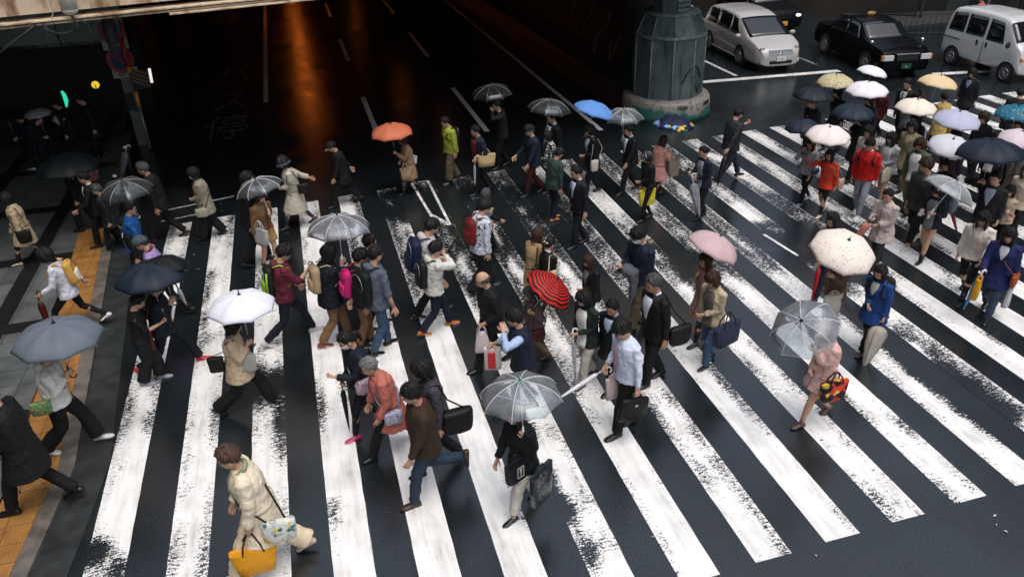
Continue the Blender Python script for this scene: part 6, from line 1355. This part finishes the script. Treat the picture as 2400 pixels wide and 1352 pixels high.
P('man in coral shirt standing on the far pavement beyond the white van',(2302,-12),None,H=1.72,yaw=120,st=.05,sex='m',hair=('short','k'),top=('shirt','#c2604c',.82),bot=('trousers','#1c1c1f'),group='people on the far pavement')
# ------------------------------------------------------------------ vehicles (local frame: +x is the front)
GLASS=mat('tinted_glass',(.006,.008,.01),.05,spec=.9); TYRE=mat('tyre',(.012,.012,.012),.7); RIM=mat('alloy',(.35,.36,.37),.3,metal=.8); CHR=mat('chrome',(.6,.62,.64),.15,metal=1); ARCH=mat('wheel_arch',(.004,.004,.004),.9)
HL=mat('headlight_glass',(.55,.58,.60),.12,spec=.9); AMB=mat('amber_lens',(.6,.22,.04),.2); REDL=mat('red_lens',(.35,.02,.02),.2)
def paintm(name,col,rough=.22): return mat(name,col,rough,coat=.6 if col[0]>.02 else 0,spec=.5 if col[0]>.02 else .08,noisy=.05,nscale=1.5)
def car(label,pos,rz,Lc,Wc,top,belt,side,roofw,col,z0=.22,wheels=(.8,3.3),wr=.31,name='car',cat='car',group='vehicles waiting behind the stop line'):
    """top/belt: tables (distance from the rear, height); side: (distance, half width); roofw: (distance, fraction)"""
    root=empty(name,pos,rz,label,cat,group)
    PM=paintm(name+'_paint',col)
    def sec(x):
        zt=tab(top,x)[0]; zb=min(tab(belt,x)[0],zt-.02); w=tab(side,x)[0]; rw=tab(roofw,x)[0]*w; X=x-Lc/2
        h=[(0,z0),(w*.9,z0),(w*.985,z0+.10),(w,lerp(z0,zb,.5)),(w*.99,zb-.06),(w*.965,zb),(lerp(w*.965,rw,.5)+.006,lerp(zb,zt,.5)),(rw,zt-.05 if zt-zb>.12 else zt-.012),(rw*.9,zt-.008),(rw*.5,zt+.006),(0,zt+.012)]
        return [Vector((X,-y,z)) for y,z in h]+[Vector((X,y,z)) for y,z in h[::-1][1:-1]]
    xs=sorted(set([0,.03,.08]+list(np.linspace(.15,Lc-.15,34))+[Lc-.08,Lc-.03,Lc]))
    mb=MB(); mb.rings([sec(x) for x in xs]); body=mb.build('body',PM,root)
    m_=body.modifiers.new('s','SUBSURF'); m_.levels=1; m_.render_levels=1
    def sidept(x,t,sd,off=.012):
        zt=tab(top,x)[0]; zb=tab(belt,x)[0]; w=tab(side,x)[0]; rw=tab(roofw,x)[0]*w
        y=lerp(w*.965,rw,t)+off+.008*math.sin(math.pi*t); return Vector((x-Lc/2,sd*y,lerp(zb,zt-.05,t)))
    def sidewin(x0,x1,sd,t0=.08,t1=.93,s0=0,s1=0):
        mb=MB(); n=6; rows=[]
        for j in range(5):
            t=lerp(t0,t1,j/4); a=x0+s0*j/4; b=x1+s1*j/4; rows.append([sidept(lerp(a,b,i/n),t,sd) for i in range(n+1)])
        back=[[p-Vector((0,sd*.03,0)) for p in r] for r in rows]
        mb.rings([r+q[::-1] for r,q in zip(rows,back)]); return mb.build('window',GLASS,root)
    def wind(x0,x1,w0,w1,name='windscreen',off=.012,m=GLASS):
        mb=MB(); rows=[]
        for j in range(7):
            x=lerp(x0,x1,j/6); zt=tab(top,x)[0]; hw=lerp(w0,w1,j/6)*tab(side,x)[0]
            rows.append([Vector((x-Lc/2+off,y*hw,zt+off*1.1+.012-.03*abs(y)**3)) for y in np.linspace(-1,1,9)])
        back=[[p-Vector((.02,0,.03)) for p in r] for r in rows]
        mb.rings([r+q[::-1] for r,q in zip(rows,back)]); return mb.build(name,m,root)
    for xw in wheels:
        for sd in (1,-1):
            w=tab(side,xw)[0]; X=xw-Lc/2
            mb=MB(); mb.cyl((X,sd*(w-.12),wr+.02),(X,sd*(w+.006),wr+.02),wr+.07,28); mb.build('wheel_arch',ARCH,root,smooth=False)
            wh=bpy.data.objects.new('wheel',None); COL.objects.link(wh); wh.parent=root; wh.location=(X,sd*(w-.08),wr)
            mb=MB(); mb.rings([[Vector((r_*math.cos(a),sd*y,r_*math.sin(a))) for a in np.linspace(0,2*math.pi,29)[:-1]] for y,r_ in ((-.09,wr*.8),(-.08,wr*.97),(0,wr),(.085,wr*.98),(.10,wr*.9),(.10,wr*.66))],0); mb.build('tyre',TYRE,wh)
            mb=MB()
            for q in range(9):
                a=2*math.pi*q/9; mb.tube([(.03*math.cos(a),sd*.104,.03*math.sin(a)),(wr*.62*math.cos(a),sd*.108,wr*.62*math.sin(a))],[(.022,.008),(.016,.008)],4)
            mb.cyl((0,sd*.09,0),(0,sd*.115,0),.05,12); mb.tube([(wr*.64*math.cos(a),sd*.105,wr*.64*math.sin(a)) for a in np.linspace(0,2*math.pi,25)],.012,5); mb.build('rim',RIM,wh)
    def blob(name,x,y,z,r,m,Mx=None,n=14): mb=MB(); mb.ell((0,0,0),r,n,8,0,Mx); o=mb.build(name,m,root); o.location=(x-Lc/2,y,z); return o
    def bx(name,lo,hi,m,bev=.006,parent=None): mb=MB(); mb.box((lo[0]-Lc/2,lo[1],lo[2]),(hi[0]-Lc/2,hi[1],hi[2])); return mb.build(name,m,parent or root,smooth=False,bevel=bev)
    return root,sidewin,wind,blob,bx,body
def numplate(root,x,z,Lc,m,txt,tm,w=.33,h=.165):
    mb=MB(); mb.box((x-Lc/2,-w/2,z-h/2),(x-Lc/2+.012,w/2,z+h/2)); p_=mb.build('number_plate',m,root,smooth=False,bevel=.003)
    text_mesh('digits',txt,.085,tm,p_,Matrix.Translation((x-Lc/2+.014,0,z-.022))@Matrix(((0,0,1,0),(1,0,0,0),(0,1,0,0),(0,0,0,1))),.001)
PW=mat('plate_white',(.6,.62,.6),.5); PG=mat('plate_green',(.01,.05,.03),.5); PY=mat('plate_yellow',(.75,.42,.03),.5); GT=mat('plate_ink',(.015,.06,.04),.5)
def W2(px,py,z=0): p=at(px,py,z); return p
# --- pearl white people carrier
a=at(1770,172); b=at(1875,165); 
Lc=4.6; fr=(a+b)/2; rz=R(-94); d=Vector((math.cos(rz),math.sin(rz),0)); pos=Vector((15.45,23.05,0))-d*(Lc/2)
top=[(0,1.05),(.04,1.25),(.25,1.48),(.6,1.58),(1.6,1.62),(2.3,1.60),(2.75,1.51),(3.72,1.03),(4.15,.92),(4.45,.78),(4.58,.62),(4.6,.5)]
belt=[(0,.95),(1,.98),(2.5,.95),(3.3,.92),(3.8,.90),(4.3,.78),(4.6,.45)]
root,sw_,wd_,bl,bx,bd=car('pearl white people carrier with a clear windscreen, first in its lane',pos,rz,Lc,1.72,top,belt,[(0,.78),(.2,.845),(1,.865),(3.8,.86),(4.3,.80),(4.55,.66),(4.6,.60)],[(0,.78),(1,.80),(2.6,.80),(3.1,.84),(3.8,.92),(4.6,.95)],(.38,.37,.355),name='people_carrier')
for sd in (1,-1):
    sw_(.35,1.25,sd,s0=.12,s1=.0); sw_(1.30,2.28,sd); sw_(2.33,3.2,sd,s1=-.5)
    bx('sill_trim',(.9,sd*.862-.01,.24),(3.5,sd*.862+.01,.30),mat('sill_pearl',(.5,.5,.48),.3))
    for xx in (1.9,2.5): bx('door_handle',(xx,sd*.885-.012,.86),(xx+.18,sd*.885+.012,.89),CHR)
    mr=bl('wing_mirror',3.35,sd*1.0,1.02,(.075,.11,.075),paintm('people_carrier_paint',(.38,.37,.355)))
    h_=bl('headlight',4.28,sd*.60,.74,(.20,.15,.10),HL,Matrix.Rotation(sd*.55,3,'Z')@Matrix.Rotation(.5,3,'Y'))
    mb=MB()
    for q in (-.06,.03): mb.ell((.15,sd*.02+q,.03),(.05,.05,.05),10,6)
    mb.build('lens',CHR,h_)
    bl('fog_light',4.55,sd*.66,.38,(.03,.05,.05),CHR)
wd_(2.80,3.72,.78,.86)
for q in (0,.055,.11): bx('grille_bar',(4.50-q*.5,-.42,.60+q),(4.60-q*.4,.42,.625+q),CHR)
bl('badge',4.56,0,.66,(.02,.065,.045),CHR); bx('air_intake',(4.55,-.40,.30),(4.615,.40,.40),ARCH)
numplate(root,4.62,.47,Lc,PW,'13-47',GT)
# --- small white van
Lc=3.4; pos=Vector((21.93,20.85,0)); rz=R(-92)
top=[(0,1.35),(.05,1.60),(.25,1.80),(.8,1.87),(1.8,1.88),(2.4,1.84),(2.62,1.76),(3.1,1.18),(3.3,1.05),(3.38,.80),(3.4,.45)]
belt=[(0,1.02),(2.5,1.02),(3.0,1.0),(3.3,.92),(3.4,.4)]
root,sw_,wd_,bl,bx,bd=car('boxy white delivery van with black windows and a yellow plate',pos,rz,Lc,1.48,top,belt,[(0,.68),(.1,.73),(.6,.745),(3.1,.74),(3.3,.70),(3.4,.62)],[(0,.82),(1,.86),(2.6,.84),(3.1,.93),(3.4,.95)],(.55,.56,.56),wheels=(.62,2.98),wr=.27,name='delivery_van',cat='van',z0=.26)
for sd in (1,-1):
    sw_(.20,.90,sd,t0=.12,t1=.86,s0=.08); sw_(1.0,1.78,sd,t0=.12,t1=.86); sw_(1.90,2.62,sd,t0=.08,t1=.86,s1=-.18)
    bx('door_handle',(1.55,sd*.752-.012,.86),(1.62,sd*.752+.012,1.0),BLKP); bx('door_handle',(1.95,sd*.752-.012,.86),(2.02,sd*.752+.012,1.0),BLKP)
    bx('slide_rail',(.1,sd*.748-.008,.86),(.85,sd*.748+.008,.885),BLKP)
    bx('door_seam',(1.84,sd*.747-.004,.35),(1.852,sd*.747+.004,1.02),BLKP,0)
    h_=bl('headlight',3.33,sd*.54,.74,(.06,.12,.10),HL); 
    mb=MB(); mb.ell((.025,sd*.07,0),(.045,.05,.07),10,6); mb.build('indicator',AMB,h_)
    bl('wing_mirror',2.95,sd*.86,1.12,(.05,.08,.10),BLKP)
wd_(2.66,3.08,.84,.90)
for q in range(3): bx('grille_slot',(3.38,-.38,.62+q*.055),(3.412,.38,.645+q*.055),BLKP)
bx('bumper_slot',(3.39,-.42,.42),(3.42,.42,.47),BLKP); numplate(root,3.42,.50,Lc,PY,'58-20',BLK)
# --- black taxi
Lc=4.7; pos=Vector((18.95,23.3,0)); rz=R(-98)
top=[(0,.82),(.08,.95),(.95,1.0),(1.25,1.25),(1.55,1.44),(2.3,1.50),(2.85,1.44),(3.45,1.02),(4.5,.90),(4.65,.80),(4.7,.55)]
belt=[(0,.75),(.9,.92),(3.4,.93),(4.5,.84),(4.7,.5)]
root,sw_,wd_,bl,bx,bd=car('glossy black taxi saloon with square chrome headlights and an amber roof light',pos,rz,Lc,1.7,top,belt,[(0,.78),(.15,.83),(2,.85),(4.4,.84),(4.65,.80),(4.7,.76)],[(0,.9),(.9,.92),(1.5,.76),(2.9,.76),(3.4,.92),(4.7,.95)],(.003,.0035,.0045),wheels=(.95,3.75),name='taxi',cat='taxi')
for sd in (1,-1):
    sw_(1.15,2.05,sd,s0=.25); sw_(2.12,3.1,sd,s1=-.35)
    bx('headlight',(4.62,sd*.62-.16,.60),(4.715,sd*.62+.16,.76),HL); bl('fender_mirror',4.0,sd*.86,1.05,(.05,.08,.055),CHR)
    bx('corner_lamp',(4.60,sd*.81-.03,.60),(4.70,sd*.81+.03,.76),AMB)
wd_(2.88,3.45,.78,.88); bx('grille',(4.66,-.36,.58),(4.72,.36,.78),BLKP); bx('grille_trim',(4.66,-.38,.78),(4.725,.38,.81),CHR)
o=bl('roof_light',2.2,0,1.58,(.07,.16,.07),mat('roof_glow',(.2,.13,.06),.4,emit=(.5,.26,.06),es=.12)); numplate(root,4.73,.42,Lc,PG,'33',PW)
# --- black saloon farther back, pale van beyond it
Lc=4.7; p=at(1855,80); pos=Vector((p.x-.2,p.y+2.4,0)); rz=R(-95)
root,sw_,wd_,bl,bx,bd=car('black saloon with yellow number plate behind the people carrier',pos,rz,Lc,1.7,top,belt,[(0,.78),(.15,.83),(2,.85),(4.4,.84),(4.65,.80),(4.7,.76)],[(0,.9),(.9,.92),(1.5,.76),(2.9,.76),(3.4,.92),(4.7,.95)],(.006,.007,.009),wheels=(.95,3.75),name='saloon')
for sd in (1,-1):
    sw_(1.15,2.05,sd,s0=.25); sw_(2.12,3.1,sd,s1=-.35); bl('headlight',4.62,sd*.62,.68,(.07,.15,.08),mat('lit_headlight',(1,.9,.7),.3,emit=(.9,.8,.6),es=.9 if sd>0 else .4))
wd_(2.88,3.45,.78,.88); bx('grille',(4.66,-.36,.58),(4.72,.36,.78),BLKP); numplate(root,4.73,.42,Lc,PY,'71-6',BLK)
Lc=4.4; p=at(1680,95); pos=Vector((14.6,31.0,0)); rz=R(-93)
top=[(0,1.35),(.05,1.70),(.3,1.92),(1,1.96),(3.2,1.95),(3.6,1.85),(4.0,1.25),(4.25,1.1),(4.38,.8),(4.4,.45)]
belt=[(0,1.05),(3.7,1.05),(4.2,.95),(4.4,.4)]
root,sw_,wd_,bl,bx,bd=car('silver van lit orange, half hidden between the pier and the people carrier',pos,rz,Lc,1.7,top,belt,[(0,.80),(.1,.84),(4.0,.84),(4.3,.80),(4.4,.7)],[(0,.85),(3.5,.84),(4.1,.93),(4.4,.95)],(.34,.30,.26),wheels=(.8,3.7),name='silver_van',cat='van')
for sd in (1,-1): sw_(.3,1.6,sd); sw_(1.7,2.8,sd); sw_(2.9,3.7,sd,s1=-.2); bl('headlight',4.32,sd*.6,.78,(.06,.14,.10),HL)
wd_(3.62,4.05,.82,.9); bx('grille',(4.36,-.45,.62),(4.41,.45,.74),BLKP)
# ------------------------------------------------------------------ backdrop on the right
def wallseg(name,label,cat,x0,y0,x1,y1,h,m,th=.3,z0=0):
    e=empty(name,(x0,y0,0),math.atan2(y1-y0,x1-x0),label,cat); l=math.hypot(x1-x0,y1-y0); mb=MB(); mb.box((0,0,z0),(l,th,h)); mb.build('wall',m,e,smooth=False); return e,l
BRW=mat('brown_render',(.020,.015,.009),.7,noisy=.5,nscale=.8)
p=[at(1950,22),at(2125,52),at(2250,75),at(2400,60)]
e,l=wallseg('brown_wall','dark brown rendered wall behind the black taxi','wall',p[0].x-9,p[0].y+6.0,p[1].x+.6,p[1].y+.2,5.5,BRW)
mb=MB(); mb.tube([(l-.8,-.03,1.2),(l-.7,-.03,1.5),(l-.5,-.03,1.35),(l-.35,-.03,1.7)],.03,6); mb.tube([(l-3.2,-.03,1.9),(l-3.0,-.03,2.4),(l-2.7,-.03,2.0),(l-2.9,-.03,1.7),(l-2.4,-.03,2.3)],.03,6); mb.build('graffiti',mat('grey_spray',(.10,.10,.09),.6),e)
mb=MB(); mb.cyl((l+.15,-.1,0),(l+.15,-.1,5),.06,8); mb.build('downpipe',STEEL,e)
e,l=wallseg('grey_shop_wall','grey panelled shopfront set back behind the delivery van','building',p[1].x+1.2,p[1].y+1.4,p[1].x+14,p[1].y-4.2,6,mat('dark_shop',(.02,.025,.025),.6,noisy=.4,nscale=1))
for q in range(6):
    mb=MB(); mb.box((.4+q*2,-.05,.1),(1.5+q*2,0,2.6)); mb.build('dark_opening',mat('opening',(.006,.007,.008),.3),e,smooth=False)
# shop sign with price board
sp=at(2345,40); se=empty('sign_board',(sp.x,sp.y,0),R(-22),'upright board with rows of dark lettering on the far pavement','sign')
mb=MB(); mb.box((-.5,-.04,.7),(.7,.04,2.6)); mb.build('panel',mat('sign_grey',(.16,.19,.22),.5,noisy=.2),se,smooth=False,bevel=.01)
mb=MB(); mb.cyl((-.62,0,0),(-.62,0,4.2),.05,8); mb.build('post',mat('pale_post',(.5,.48,.44),.4),se)
mb=MB(); mb.box((.05,-.055,1.3),(.62,-.042,2.45)); pb_=mb.build('poster',mat('poster_pale',(.33,.37,.40),.6),se,smooth=False)
for z,t in ((2.2,'大人'),(1.9,'300円'),(1.65,'小人')): text_mesh('lettering',t,.22,BLK,pb_,Matrix.Translation((.33,-.062,z))@face,.001)
rl=empty('guard_rail',(at(2225,85).x,at(2225,85).y,0),R(-22),'thin dark guard rail between the taxi and the far pavement','railing')
mb=MB()
for q in range(16): mb.cyl((q*.22-2.6,0,0),(q*.22-2.6,0,.8),.012,6)
mb.tube([(-2.7,0,.82),(.9,0,.82)],.022,6); mb.tube([(-2.7,0,.12),(.9,0,.12)],.018,6); mb.build('rails',DARKST,rl)
# second carriageway surface edge and far pavement
mb=MB(); a=at(2150,70); mb.box((a.x-1,a.y+.2,-.02),(a.x+40,a.y+30,.12)); struct('far_pavement',mb,mat('far_paving',(.04,.043,.043),.45,noisy=.3),smooth=False)
